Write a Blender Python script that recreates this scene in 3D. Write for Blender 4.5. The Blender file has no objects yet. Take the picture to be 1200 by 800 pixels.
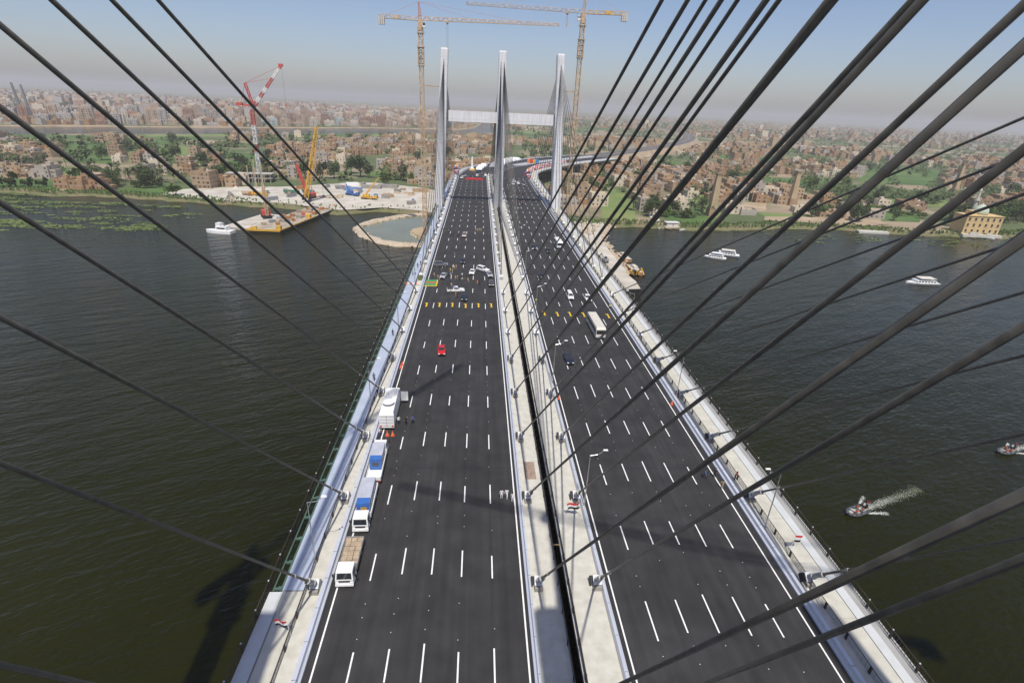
import bpy, bmesh, math, random
from mathutils import Vector, Matrix, noise
from mathutils.geometry import tessellate_polygon
random.seed(11)
PI = math.pi; R = math.radians
scene = bpy.context.scene
COL = scene.collection

# ------------------------------------------------------------------ materials
MATS = {}
def mat(name, col, rough=.8, var=.12, scale=1.0, metal=0.0, bump=0.0, col2=None, detail=4.0, spec=.5, emit=None, bdist=.02):
    if name in MATS: return MATS[name]
    m = bpy.data.materials.new(name); m.use_nodes = True
    nt = m.node_tree; b = nt.nodes['Principled BSDF']
    b.inputs['Roughness'].default_value = rough; b.inputs['Metallic'].default_value = metal
    b.inputs['Specular IOR Level'].default_value = spec
    g = nt.nodes.new('ShaderNodeNewGeometry')
    n = nt.nodes.new('ShaderNodeTexNoise'); n.inputs['Scale'].default_value = scale; n.inputs['Detail'].default_value = detail
    nt.links.new(g.outputs['Position'], n.inputs['Vector'])
    r = nt.nodes.new('ShaderNodeValToRGB'); nt.links.new(n.outputs['Fac'], r.inputs['Fac'])
    c2 = col2 or tuple(min(1, c*(1+var)) for c in col); c1 = col if col2 else tuple(c*(1-var) for c in col)
    r.color_ramp.elements[0].position = .32; r.color_ramp.elements[1].position = .68
    r.color_ramp.elements[0].color = (*c1, 1); r.color_ramp.elements[1].color = (*c2, 1)
    nt.links.new(r.outputs['Color'], b.inputs['Base Color'])
    if bump:
        bp = nt.nodes.new('ShaderNodeBump'); bp.inputs['Strength'].default_value = bump; bp.inputs['Distance'].default_value = bdist
        nt.links.new(n.outputs['Fac'], bp.inputs['Height']); nt.links.new(bp.outputs['Normal'], b.inputs['Normal'])
    MATS[name] = m
    return m

def nodes_of(m): return m.node_tree.nodes, m.node_tree.links, m.node_tree.nodes['Principled BSDF']

# ------------------------------------------------------------------ mesh builder
class MB:
    def __init__(s): s.v = []; s.f = []; s.m = []
    def add(s, vs, fs, m=0):
        o = len(s.v); s.v += [tuple(p) for p in vs]
        for f in fs: s.f.append(tuple(o+i for i in f)); s.m.append(m)
    def hexa(s, p, m=0):      # 4 bottom + 4 top, ccw from above
        s.add(p, [(3,2,1,0),(4,5,6,7),(0,1,5,4),(1,2,6,5),(2,3,7,6),(3,0,4,7)], m)
    def box(s, c, d, rz=0, m=0, tx=1.0, ty=1.0):   # c centre, d full size; tx,ty: scale of the top
        x,y,z = d[0]/2,d[1]/2,d[2]/2; ca,sa = math.cos(rz),math.sin(rz)
        P = [(-x,-y,-z),(x,-y,-z),(x,y,-z),(-x,y,-z),(-x*tx,-y*ty,z),(x*tx,-y*ty,z),(x*tx,y*ty,z),(-x*tx,y*ty,z)]
        s.hexa([(c[0]+a*ca-b*sa, c[1]+a*sa+b*ca, c[2]+h) for a,b,h in P], m)
    def tube(s, p, q, r0, r1=None, n=8, m=0, cap=True):
        p,q = Vector(p),Vector(q); r1 = r0 if r1 is None else r1
        d = (q-p).normalized(); u = d.orthogonal().normalized(); w = d.cross(u)
        vs=[]
        for c,r in ((p,r0),(q,r1)):
            for i in range(n):
                a=2*PI*i/n; vs.append(c+u*(r*math.cos(a))+w*(r*math.sin(a)))
        fs=[(i,(i+1)%n,n+(i+1)%n,n+i) for i in range(n)]
        if cap: fs += [tuple(range(n-1,-1,-1)), tuple(range(n,2*n))]
        s.add(vs, fs, m)
    def path(s, pts, r, n=6, m=0):
        for a,b in zip(pts, pts[1:]): s.tube(a,b,r,r,n,m)
    def bar(s, p, q, w, m=0, h=None):
        p,q=Vector(p),Vector(q); d=(q-p)
        if d.length<1e-6: return
        d.normalize(); u=d.cross(Vector((0,0,1)))
        u = Vector((1,0,0)) if u.length<1e-3 else u.normalized()
        v=u.cross(d); h=h or w; a=u*(w/2); b=v*(h/2)
        s.hexa([p-a-b,p+a-b,q+a-b,q-a-b,p-a+b,p+a+b,q+a+b,q-a+b], m)
    def prism(s, poly, z0, z1, m=0, mt=None):
        n=len(poly); vs=[(x,y,z0) for x,y in poly]+[(x,y,z1) for x,y in poly]
        tri = tessellate_polygon([[Vector((x,y,0)) for x,y in poly]])
        area = sum(poly[i][0]*poly[(i+1)%n][1]-poly[(i+1)%n][0]*poly[i][1] for i in range(n))
        if area < 0: sides=[((i+1)%n,i,n+i,n+(i+1)%n) for i in range(n)]
        else: sides=[(i,(i+1)%n,n+(i+1)%n,n+i) for i in range(n)]
        s.add(vs, sides, m)
        def up(t):
            a,b,c=[Vector((*poly[i],0)) for i in t]
            return t if (b-a).cross(c-a).z>0 else t[::-1]
        s.add(vs[n:], [up(t) for t in tri], m if mt is None else mt)
    def sheet(s, poly, z, m=0):
        tri = tessellate_polygon([[Vector((x,y,0)) for x,y in poly]])
        def up(t):
            a,b,c=[Vector((*poly[i],0)) for i in t]
            return t if (b-a).cross(c-a).z>0 else t[::-1]
        s.add([(x,y,z) for x,y in poly],[up(t) for t in tri],m)
    def extr(s, prof, x0, x1, m=0, t=None, caps=True):   # prof [(y,z)] ccw seen from +x ; t: function z->inset
        n=len(prof); t=t or (lambda z:0)
        vs=[(x0+t(z),y,z) for y,z in prof]+[(x1-t(z),y,z) for y,z in prof]
        fs=[((i+1)%n,i,n+i,n+(i+1)%n) for i in range(n)]
        if caps: fs+=[tuple(range(n)),tuple(range(2*n-1,n-1,-1))]
        s.add(vs,fs,m)
    def lathe(s, prof, n=16, c=(0,0,0), m=0, axis='z'):
        vs=[];
        for r,h in prof:
            for i in range(n):
                a=2*PI*i/n; x,y=r*math.cos(a),r*math.sin(a)
                vs.append((c[0]+x,c[1]+y,c[2]+h) if axis=='z' else (c[0]+h,c[1]+x,c[2]+y))
        fs=[]
        for k in range(len(prof)-1):
            for i in range(n): fs.append((k*n+i,k*n+(i+1)%n,(k+1)*n+(i+1)%n,(k+1)*n+i))
        fs.append(tuple(range((len(prof)-1)*n,len(prof)*n))); fs.append(tuple(range(n-1,-1,-1)))
        s.add(vs,fs,m)
    def mesh(s, name, mats, smooth=False):
        me=bpy.data.meshes.new(name); me.from_pydata(s.v,[],s.f)
        mats = mats if isinstance(mats,(list,tuple)) else [mats]
        for x in mats: me.materials.append(x)
        me.polygons.foreach_set('material_index', s.m)
        if smooth: me.polygons.foreach_set('use_smooth',[True]*len(s.f))
        me.update(); return me
    def build(s, name, mats, parent=None, smooth=False, loc=None, rz=0):
        o=bpy.data.objects.new(name, s.mesh(name,mats,smooth)); COL.objects.link(o)
        if parent: o.parent=parent
        if loc: o.location=loc
        if rz: o.rotation_euler.z=rz
        return o

def tag(o, label=None, cat=None, group=None, kind=None):
    if label: o['label']=label
    if cat: o['category']=cat
    if group: o['group']=group
    if kind: o['kind']=kind
    return o
def empty(name, loc=(0,0,0), rz=0, label=None, cat=None, group=None, scale=None):
    o=bpy.data.objects.new(name,None); COL.objects.link(o); o.location=loc; o.rotation_euler.z=rz
    o.empty_display_size=.2
    if scale: o.scale=(scale,)*3
    return tag(o,label,cat,group)
def copy_tree(o, parent=None):
    c=o.copy(); COL.objects.link(c)
    if parent: c.parent=parent
    for ch in [k for k in o.children]: copy_tree(ch,c)
    return c
ORD=['first','second','third','fourth','fifth','sixth','seventh','eighth','ninth','tenth','eleventh','twelfth','thirteenth','fourteenth','fifteenth','sixteenth','seventeenth','eighteenth','nineteenth','twentieth']
def ordw(i):
    if i<20: return ORD[i]
    t=['twenty','thirty','forty','fifty','sixty','seventy','eighty','ninety']; te=['twentieth','thirtieth','fortieth','fiftieth','sixtieth','seventieth','eightieth','ninetieth']
    n=i+1; a,b=divmod(n,10)
    if n>=100: return 'hundred and '+ordw(n-101) if n>100 else 'hundredth'
    return te[a-2] if b==0 else t[a-2]+' '+ORD[b-1]

# ------------------------------------------------------------------ camera (f=620 px over a 1200 px wide frame)
F, PITCH, YAW, ROLL, H = 620, .420063105, .0739679742, .0468039929, 52.0
cp,sp,cy,sy = math.cos(PITCH),math.sin(PITCH),math.cos(YAW),math.sin(YAW)
fw=Vector((sy*cp,cy*cp,-sp)); rt=Vector((cy,-sy,0)); up=rt.cross(fw)
c_,s_=math.cos(ROLL),math.sin(ROLL)
r2=rt*c_+up*s_; u2=-rt*s_+up*c_
cam=bpy.data.cameras.new('Camera'); cam.sensor_width=36; cam.lens=36*F/1200; cam.clip_start=.2; cam.clip_end=30000
co=bpy.data.objects.new('Camera',cam); COL.objects.link(co); scene.camera=co
co.matrix_world=Matrix(((r2.x,u2.x,-fw.x,0),(r2.y,u2.y,-fw.y,0),(r2.z,u2.z,-fw.z,H),(0,0,0,1)))
def visible(x,y,z,margin=40):
    d=Vector((x,y,z-H)); zz=d.dot(fw)
    if zz<1: return None
    px=600+F*d.dot(r2)/zz; py=400-F*d.dot(u2)/zz
    return (px,py) if -margin<px<1200+margin and -margin<py<800+margin else None

# ------------------------------------------------------------------ light
SX,SY=-.027,.55                       # ground offset of a shadow per metre of height
sun_dir=Vector((-SX,-SY,1)).normalized()
elev=math.asin(sun_dir.z); az=math.atan2(sun_dir.x,sun_dir.y)
w=bpy.data.worlds.new('World'); scene.world=w; w.use_nodes=True
nt=w.node_tree; bg=nt.nodes['Background']
sky=nt.nodes.new('ShaderNodeTexSky'); sky.sky_type='NISHITA'; sky.sun_disc=False
sky.sun_elevation=elev; sky.sun_rotation=az; sky.altitude=50; sky.air_density=1.0; sky.dust_density=1.3; sky.ozone_density=4.0
tint=nt.nodes.new('ShaderNodeMix'); tint.data_type='RGBA'; tint.blend_type='MULTIPLY'; tint.inputs['Factor'].default_value=1; tint.inputs['B'].default_value=(1.04,.955,1.0,1)
nt.links.new(sky.outputs['Color'],tint.inputs['A']); nt.links.new(tint.outputs['Result'],bg.inputs['Color']); bg.inputs['Strength'].default_value=.115
sl=bpy.data.lights.new('Sun','SUN'); sl.energy=4.5; sl.angle=R(.53); sl.color=(1,.94,.85)
so=bpy.data.objects.new('Sun',sl); COL.objects.link(so); so.rotation_euler=sun_dir.to_track_quat('Z','Y').to_euler(); so.location=(0,-100,300)
vs=scene.view_settings; vs.view_transform='Standard'; vs.look='None'; vs.exposure=0; vs.gamma=1; vs.use_curve_mapping=False
cyc=scene.cycles
cyc.max_bounces=5; cyc.diffuse_bounces=2; cyc.glossy_bounces=2; cyc.transmission_bounces=2; cyc.volume_bounces=0; cyc.transparent_max_bounces=4
cyc.use_denoising=True; cyc.volume_step_rate=4

# ------------------------------------------------------------------ shared materials
M_asphalt=mat('asphalt',(.0262,.0252,.0255),.82,.22,.35)
M_conc=mat('concrete',(.47,.455,.39),.85,.12,.9,col2=(.57,.555,.49),detail=9)
M_concd=mat('concrete dark',(.28,.265,.24),.85,.2,.7)
M_girder=mat('girder',(.33,.33,.32),.8,.12,.2)
M_white=mat('pylon paint',(.72,.73,.75),.55,.05,.25)
M_line=mat('road paint',(.78,.78,.76),.7,.08,1.5)
M_yellow=mat('yellow paint',(.72,.45,.02),.6,.1,2)
M_black=mat('black rubber',(.012,.012,.013),.7,.2,3)
M_rail=mat('rail brown',(.045,.03,.026),.5,.3,1.0)
M_parapet=mat('parapet steel',(.56,.59,.66),.38,.05,.6,metal=.15)
M_panel=mat('pale blue panel',(.40,.45,.54),.30,.08,.25)
M_green=mat('green steel',(.07,.125,.10),.5,.15,.8)
M_cable=mat('cable sheath',(.105,.098,.082),.5,.28,1.6)
M_steel=mat('grey steel',(.30,.31,.32),.45,.15,2.0,metal=.4)
M_wpaint=mat('white paint',(.78,.78,.76),.35,.04,1.2)
M_glass=mat('dark glass',(.02,.025,.03),.06,.2,1.0,spec=.9)
M_chrome=mat('light metal',(.6,.6,.6),.3,.05,3,metal=.8)
M_red=mat('red paint',(.55,.03,.03),.3,.08,2)
M_redc=mat('crane red',(.5,.07,.05),.6,.2,.8)
M_yelc=mat('crane yellow',(.62,.36,.04),.55,.2,.8)
M_tan=mat('weathered crane paint',(.50,.36,.22),.6,.25,.5)
M_lampgl=mat('lamp lens',(.8,.82,.85),.15,.03,2)
M_orange=mat('orange plastic',(.75,.12,.03),.5,.1,3)

def rework_pylon():
    N,L,b=nodes_of(M_white); g=[n for n in N if n.type=='NEW_GEOMETRY'][0]; ramp=[n for n in N if n.type=='VALTORGB'][0]
    mp=N.new('ShaderNodeMapping'); mp.inputs['Scale'].default_value=(1.6,1.6,.06); L.new(g.outputs['Position'],mp.inputs['Vector'])
    n2=N.new('ShaderNodeTexNoise'); n2.inputs['Scale'].default_value=1; n2.inputs['Detail'].default_value=6; L.new(mp.outputs['Vector'],n2.inputs['Vector'])
    r=N.new('ShaderNodeValToRGB'); r.color_ramp.elements[0].position=.35; r.color_ramp.elements[0].color=(.80,.79,.77,1); r.color_ramp.elements[1].position=.6; r.color_ramp.elements[1].color=(1,1,1,1); L.new(n2.outputs['Fac'],r.inputs['Fac'])
    sp=N.new('ShaderNodeSeparateXYZ'); L.new(g.outputs['Position'],sp.inputs['Vector'])
    d=N.new('ShaderNodeMath'); d.operation='DIVIDE'; d.inputs[1].default_value=4; L.new(sp.outputs['Z'],d.inputs[0]); f=N.new('ShaderNodeMath'); f.operation='FRACT'; L.new(d.outputs[0],f.inputs[0])
    lt=N.new('ShaderNodeMath'); lt.operation='LESS_THAN'; lt.inputs[1].default_value=.05; L.new(f.outputs[0],lt.inputs[0])
    mx=N.new('ShaderNodeMix'); mx.data_type='RGBA'; mx.blend_type='MULTIPLY'; mx.inputs['Factor'].default_value=.8; L.new(ramp.outputs['Color'],mx.inputs['A']); L.new(r.outputs['Color'],mx.inputs['B'])
    m2=N.new('ShaderNodeMix'); m2.data_type='RGBA'; L.new(lt.outputs[0],m2.inputs['Factor']); L.new(mx.outputs['Result'],m2.inputs['A']); m2.inputs['B'].default_value=(.56,.56,.56,1)
    L.new(m2.outputs['Result'],b.inputs['Base Color'])
rework_pylon()
# road asphalt: lanes worn along the direction of travel
def rework_asphalt():
    N,L,b=nodes_of(M_asphalt)
    g=[n for n in N if n.type=='NEW_GEOMETRY'][0]; ramp=[n for n in N if n.type=='VALTORGB'][0]
    mp=N.new('ShaderNodeMapping'); mp.inputs['Scale'].default_value=(1.2,.03,1); L.new(g.outputs['Position'],mp.inputs['Vector'])
    n2=N.new('ShaderNodeTexNoise'); n2.inputs['Scale'].default_value=1.0; n2.inputs['Detail'].default_value=6; L.new(mp.outputs['Vector'],n2.inputs['Vector'])
    n3=N.new('ShaderNodeTexNoise'); n3.inputs['Scale'].default_value=14; n3.inputs['Detail'].default_value=3; L.new(g.outputs['Position'],n3.inputs['Vector'])
    mx=N.new('ShaderNodeMix'); mx.data_type='RGBA'; mx.blend_type='OVERLAY'; mx.inputs['Factor'].default_value=.55
    L.new(ramp.outputs['Color'],mx.inputs['A']); L.new(n2.outputs['Fac'],mx.inputs['B'])
    mx2=N.new('ShaderNodeMix'); mx2.data_type='RGBA'; mx2.blend_type='OVERLAY'; mx2.inputs['Factor'].default_value=.45
    L.new(mx.outputs['Result'],mx2.inputs['A']); L.new(n3.outputs['Fac'],mx2.inputs['B'])
    sp=N.new('ShaderNodeSeparateXYZ'); L.new(g.outputs['Position'],sp.inputs['Vector'])
    def mth(op,*a):
        m=N.new('ShaderNodeMath'); m.operation=op
        for i,v in enumerate(a):
            if isinstance(v,(int,float)): m.inputs[i].default_value=v
            else: L.new(v,m.inputs[i])
        return m.outputs[0]
    # wheel paths: two paler bands in each 3.6 m lane, and a dark paving seam near each lane edge
    ph=mth('FRACT',mth('DIVIDE',mth('ADD',sp.outputs['X'],16.0),3.6))
    band=mth('MULTIPLY',mth('POWER',mth('ABSOLUTE',mth('SINE',mth('MULTIPLY',ph,6.2832))),2.0),.10)
    seam=mth('MULTIPLY',mth('LESS_THAN',mth('ABSOLUTE',mth('SUBTRACT',ph,.08)),.012),.16)
    n4=N.new('ShaderNodeTexNoise'); n4.inputs['Scale'].default_value=.085; n4.inputs['Detail'].default_value=5; n4.inputs['Distortion'].default_value=1.2; L.new(g.outputs['Position'],n4.inputs['Vector'])
    blot=mth('MULTIPLY',mth('SUBTRACT',n4.outputs['Fac'],.5),.9)
    fac=mth('ADD',mth('SUBTRACT',mth('ADD',.95,band),seam),blot)
    mx3=N.new('ShaderNodeMix'); mx3.data_type='RGBA'; mx3.blend_type='MULTIPLY'; mx3.inputs['Factor'].default_value=1
    L.new(mx2.outputs['Result'],mx3.inputs['A']); cb=N.new('ShaderNodeCombineColor'); [L.new(fac,cb.inputs[k]) for k in range(3)]; L.new(cb.outputs[0],mx3.inputs['B'])
    L.new(mx3.outputs['Result'],b.inputs['Base Color'])
rework_asphalt()

# ------------------------------------------------------------------ the river
def water_material():
    m=mat('river water',(.0105,.0115,.0011),.08,.25,.01,col2=(.0170,.0178,.0024))
    N,L,b=nodes_of(m); b.inputs['IOR'].default_value=1.33; b.inputs['Specular IOR Level'].default_value=.26
    g=[n for n in N if n.type=='NEW_GEOMETRY'][0]
    def wav(scale,rot,sx,detail):
        mp=N.new('ShaderNodeMapping'); mp.vector_type='TEXTURE'; mp.inputs['Scale'].default_value=(1/sx,1,1); mp.inputs['Rotation'].default_value=(0,0,R(rot)); L.new(g.outputs['Position'],mp.inputs['Vector'])
        n=N.new('ShaderNodeTexNoise'); n.inputs['Scale'].default_value=scale; n.inputs['Detail'].default_value=detail; L.new(mp.outputs['Vector'],n.inputs['Vector']); return n
    a=wav(.26,28,.28,4); c=wav(1.1,22,.4,4); d=wav(.012,15,.4,3)
    ad=N.new('ShaderNodeMath'); ad.operation='MULTIPLY_ADD'; L.new(c.outputs['Fac'],ad.inputs[0]); ad.inputs[1].default_value=.42; L.new(a.outputs['Fac'],ad.inputs[2])
    md=N.new('ShaderNodeMath'); md.operation='MULTIPLY_ADD'; L.new(d.outputs['Fac'],md.inputs[0]); md.inputs[1].default_value=1.2; md.inputs[2].default_value=.25
    bp=N.new('ShaderNodeBump'); bp.inputs['Distance'].default_value=.95; L.new(md.outputs[0],bp.inputs['Strength']); L.new(ad.outputs[0],bp.inputs['Height']); L.new(bp.outputs['Normal'],b.inputs['Normal'])
    return m
M_water=water_material()
ZW=-18.0; ZG=-16.0
mb=MB(); mb.sheet([(-9000,-200),(9000,-200),(9000,3400),(-9000,3400)],ZW); tag(mb.build('water',M_water),kind='structure')

# ------------------------------------------------------------------ land
def ground_material():
    m=mat('ground earth',(.27,.20,.13),.95,.1,.01,col2=(.36,.29,.20))
    N,L,b=nodes_of(m); g=[n for n in N if n.type=='NEW_GEOMETRY'][0]; ramp=[n for n in N if n.type=='VALTORGB'][0]
    n=N.new('ShaderNodeTexNoise'); n.inputs['Scale'].default_value=.008; n.inputs['Detail'].default_value=7; n.inputs['Roughness'].default_value=.62; L.new(g.outputs['Position'],n.inputs['Vector'])
    r=N.new('ShaderNodeValToRGB'); r.color_ramp.elements[0].position=.42; r.color_ramp.elements[1].position=.52; L.new(n.outputs['Fac'],r.inputs['Fac'])
    n2=N.new('ShaderNodeTexNoise'); n2.inputs['Scale'].default_value=.05; n2.inputs['Detail'].default_value=6; L.new(g.outputs['Position'],n2.inputs['Vector'])
    r2=N.new('ShaderNodeValToRGB'); r2.color_ramp.elements[0].color=(.045,.075,.022,1); r2.color_ramp.elements[1].color=(.13,.16,.06,1); L.new(n2.outputs['Fac'],r2.inputs['Fac'])
    mx=N.new('ShaderNodeMix'); mx.data_type='RGBA'; L.new(r.outputs['Color'],mx.inputs['Factor']); L.new(ramp.outputs['Color'],mx.inputs['A']); L.new(r2.outputs['Color'],mx.inputs['B'])
    L.new(mx.outputs['Result'],b.inputs['Base Color'])
    return m
M_ground=ground_material()
M_sand=mat('pale sand',(.41,.375,.31),.95,.14,.11,detail=10,col2=(.56,.53,.465))
M_soil=mat('tan soil',(.38,.29,.19),.95,.2,.06,detail=6)
M_field=mat('crop green',(.055,.115,.022),.9,.1,.03,col2=(.105,.17,.04),detail=8)
M_field2=mat('young crop green',(.12,.19,.045),.9,.1,.04,col2=(.20,.23,.08),detail=8)
M_weed=mat('floating weed',(.075,.13,.025),.9,.1,.25,col2=(.18,.22,.07),detail=6)

def ragged(pts, step=6, amp=3.2, seed=0):
    out=[]
    for (a,b),(c,d) in zip(pts,pts[1:]):
        n=max(1,int(math.hypot(c-a,d-b)/step))
        for i in range(n):
            t=i/n; x=a+(c-a)*t; y=b+(d-b)*t
            out.append((x+amp*noise.noise((x*.05,y*.05,seed)), y+amp*2*noise.noise((x*.07,y*.07,seed+9))))
    out.append(pts[-1]); return out
shore=[(-3000,560),(-900,470),(-600,440),(-420,412),(-340,398),(-290,391),(-235,392),(-203,385),(-172,376),(-138,377),(-110,364),(-92,356),(-66,371),(-40,362),(-10,352),(30,345),(60,340),(84,344),(120,348),(145,341),(170,350),(215,356),(240,362),(266,357),(290,347),(322,352),(345,347),(366,348),(400,360),(470,372),(600,390),(900,440),(2000,560),(9000,1200)]
shoreR=ragged(shore)
near_branch=[(-3000,700),(-900,760),(-670,832),(-552,925),(-406,1055),(-236,1208),(-97,1260),(-20,1330),(40,1480),(60,1700),(40,2300)]
far_branch=[(20,2500),(0,2100),(-20,1750),(-60,1600),(-121,1566),(-288,1475),(-485,1268),(-672,1131),(-811,1014),(-1100,930),(-3000,860)]
nbR=ragged(near_branch,30,8,3); fbR=ragged(far_branch,30,8,5)
island=shoreR+[(9000,2600)]+nbR[::-1]
def land(poly,name,mats=M_ground):
    b=MB(); b.prism(poly,ZW-1,ZG); o=b.build(name,mats); return tag(o,kind='structure')
land(island,'ground')
far_land=fbR+[(-12000,900),(-12000,14000),(14000,14000),(14000,2600),(9000,2600)]
# the far land closes on the island's far edge
b=MB(); b.prism(far_land,ZW-1,ZG-.05); tag(b.build('ground',M_ground),kind='structure')
# gently sloping foreshore
def foreshore(line,width,mats,name):
    b=MB(); vs=[];
    for i,(x,y) in enumerate(line):
        j=min(i+1,len(line)-1); k=max(i-1,0); t=Vector((line[j][0]-line[k][0],line[j][1]-line[k][1])).normalized(); n=(t.y,-t.x)
        ww=width*(1+.7*noise.noise((x*.06,y*.06,2)))
        vs+=[(x-n[0]*2,y-n[1]*2,ZG+.03),(x+n[0]*ww,y+n[1]*ww,ZW-.15)]
    b.add(vs,[(2*i,2*i+1,2*i+3,2*i+2) for i in range(len(line)-1)]); o=b.build(name,mats,smooth=True); tag(o,kind='structure')
M_bank=mat('river bank',(.20,.16,.09),.95,.1,.12,col2=(.10,.125,.04),detail=7)
foreshore([p for p in shoreR if -1000<p[0]<1200],4.5,M_bank,'bank')
foreshore([p for p in fbR if -1500<p[0]][::-1],4,M_soil,'bank')
foreshore([p for p in nbR if -1500<p[0]<60][::-1],6,M_bank,'bank')
# fields
FIELDS=[]
def field(poly,m,z=.06):
    FIELDS.append(poly)
    pp=ragged(poly+[poly[0]],8,1.2,len(FIELDS))[:-1]
    b=MB(); b.sheet(pp,ZG+z+.004*len(FIELDS)); tag(b.build('field',m),kind='structure')
for q,m in (
 ([(-394,552),(-345,548),(-475,764),(-542,769)],M_field),([(-345,560),(-300,600),(-380,760),(-470,764)],M_field2),
 ([(-420,408),(-293,396),(-300,425),(-329,442),(-430,448)],M_field),([(-347,462),(-305,455),(-335,516),(-382,518)],M_field2),
 ([(-508,870),(-407,862),(-437,927),(-545,936)],M_field),([(-586,725),(-544,722),(-585,778),(-630,782)],M_field2),([(-640,790),(-480,790),(-560,880),(-640,830)],M_field),
 ([(-260,400),(-215,390),(-205,420),(-250,440)],M_field),
 ([(50,1183),(139,1177),(158,1341),(57,1349)],M_field),([(-89,954),(-60,952),(-70,1105),(-103,1108)],M_field),
 ([(84,358),(108,356),(122,420),(146,496),(112,499)],M_field2),([(128,352),(164,352),(190,440),(172,470),(146,440)],M_field),([(165,375),(177,372),(210,487),(190,488)],M_field2),
 ([(224,695),(266,692),(317,830),(266,834)],M_field),([(460,639),(559,631),(759,868),(623,878)],M_field),
 ([(303,385),(333,384),(368,430),(335,432)],M_field),([(206,409),(225,408),(247,451),(226,453)],M_soil),([(212,375),(250,378),(255,402),(215,404)],M_field2),
 ([(610,620),(631,618),(697,687),(675,689)],M_field),([(330,600),(420,592),(440,660),(350,660)],M_field),
 ([(190,1277),(306,1268),(341,1419),(212,1429)],M_field2),([(-107,534),(-91,533),(-97,573),(-115,574)],M_field),([(-60,600),(-36,600),(-40,660),(-66,660)],M_field),
 ([(590,1191),(738,1180),(820,1314),(655,1327)],M_field),([(816,1073),(952,1063),(1048,1173),(898,1184)],M_field2),
 ([(-330,980),(-200,990),(-160,1120),(-230,1170)],M_field),([(-300,640),(-250,640),(-270,700),(-330,700)],M_field),([(400,900),(500,890),(560,1000),(430,1010)],M_field),([(-660,800),(-560,890),(-545,860),(-640,770)],M_field),([(-530,925),(-410,1030),(-390,985),(-500,890)],M_field2),([(-400,1045),(-250,1180),(-240,1120),(-370,1010)],M_field),([(-220,1190),(-100,1240),(-90,1170),(-210,1120)],M_field2),([(-470,770),(-400,770),(-430,860),(-520,860)],M_field),([(-250,560),(-215,560),(-225,620),(-270,620)],M_field),([(-300,500),(-262,498),(-280,548),(-325,552)],M_field),([(90,540),(130,536),(150,580),(104,584)],M_field),([(360,470),(430,462),(460,510),(390,518)],M_field2),([(270,500),(320,496),(340,530),(285,535)],M_field),([(520,520),(600,510),(640,560),(560,570)],M_field)): field(q,m)
rs=random.Random(5)
for i in range(60):
    y=rs.uniform(1400,4200); x=y*rs.uniform(-.12,1.25); a=rs.uniform(40,130); b_=rs.uniform(60,220)
    field([(x,y),(x+a,y-10),(x+a*1.3,y+b_),(x+a*.2,y+b_)],rs.choice([M_field,M_field,M_field2]))
SAND=[(-222,392),(-203,386),(-172,377),(-138,378),(-110,365),(-90,357),(-66,372),(-40,363),(-14,356),(-20,440),(-46,466),(-84,486),(-110,486),(-146,452),(-186,440),(-219,418)]
pp=ragged(SAND+[SAND[0]],7,2,77)[:-1]
b=MB(); b.sheet(pp,ZG+.25); tag(b.build('sand_yard',M_sand),kind='structure')
b=MB(); b.sheet(ragged([(205,372),(240,366),(266,360),(300,372),(300,384),(262,392),(212,385),(205,372)],5,1.5,4)[:-1],ZG+.34); tag(b.build('path',M_soil),kind='structure')
b=MB(); b.sheet([(118,352),(123,352),(127,375),(136,395),(133,412),(128,410),(130,396),(121,376)],ZG+.37); tag(b.build('path',M_sand),kind='structure')

def in_poly(x,y,poly):
    c=False; n=len(poly); j=n-1
    for i in range(n):
        (xi,yi),(xj,yj)=poly[i],poly[j]
        if (yi>y)!=(yj>y) and x<(xj-xi)*(y-yi)/(yj-yi)+xi: c=not c
        j=i
    return c

# ------------------------------------------------------------------ the bridge
XC=11.0
ctrl=[(11,-25),(11,100),(11,250),(11,360),(11,430),(20,500),(45,566),(84,640),(140,730),(235,880),(350,1060),(480,1300),(600,1600),(690,1950),(730,2300),(735,2700),(700,3200)]
def catmull(P,step):
    out=[]
    for i in range(len(P)-1):
        p0=Vector(P[max(i-1,0)]);p1=Vector(P[i]);p2=Vector(P[i+1]);p3=Vector(P[min(i+2,len(P)-1)])
        n=max(1,int((p2-p1).length/step))
        for k in range(n):
            t=k/n; out.append(.5*((2*p1)+(p2-p0)*t+(2*p0-5*p1+4*p2-p3)*t*t+(3*p1-p0-3*p2+p3)*t**3))
    out.append(Vector(P[-1])); return out
raw=catmull(ctrl[4:],12)
pts2=[Vector((11,y)) for y in [-25,0,50,100,150,200,250,300,350,400]]+raw
def zpath(y): 
    if y<430: return 0
    return -8*min(1,(y-430)/330)
PATH=[]
for i,p in enumerate(pts2):
    a=pts2[max(i-1,0)]; b_=pts2[min(i+1,len(pts2)-1)]; t=(b_-a).normalized()
    PATH.append((p.x,p.y,zpath(p.y),t.y,-t.x))     # normal to the right
def at(i,dx,dz): x,y,z,nx,ny=PATH[i]; return (x+nx*dx,y+ny*dx,z+dz)
def sweep(mb,prof,i0,i1,m=0,closed=True,scale=None):   # prof ccw seen looking towards -Y (front)
    n=len(prof); vs=[]
    for i in range(i0,i1+1): vs+=[at(i,dx,dz) for dx,dz in prof]
    k=i1-i0; fs=[]
    for a in range(k):
        for j in range(n if closed else n-1):
            b_=(j+1)%n; fs.append((a*n+j,a*n+b_,(a+1)*n+b_,(a+1)*n+j))
    if closed: fs+= [tuple(range(n-1,-1,-1)), tuple(k*n+j for j in range(n))]
    mb.add(vs,fs,m)
iS=0; iE=9+40 if len(PATH)>60 else len(PATH)-1
iBR=min(range(len(PATH)),key=lambda i:abs(PATH[i][1]-760)); iEnd=len(PATH)-1
iTurn=min(range(len(PATH)),key=lambda i:abs(PATH[i][1]-560))
X=lambda x:x-XC
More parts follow.
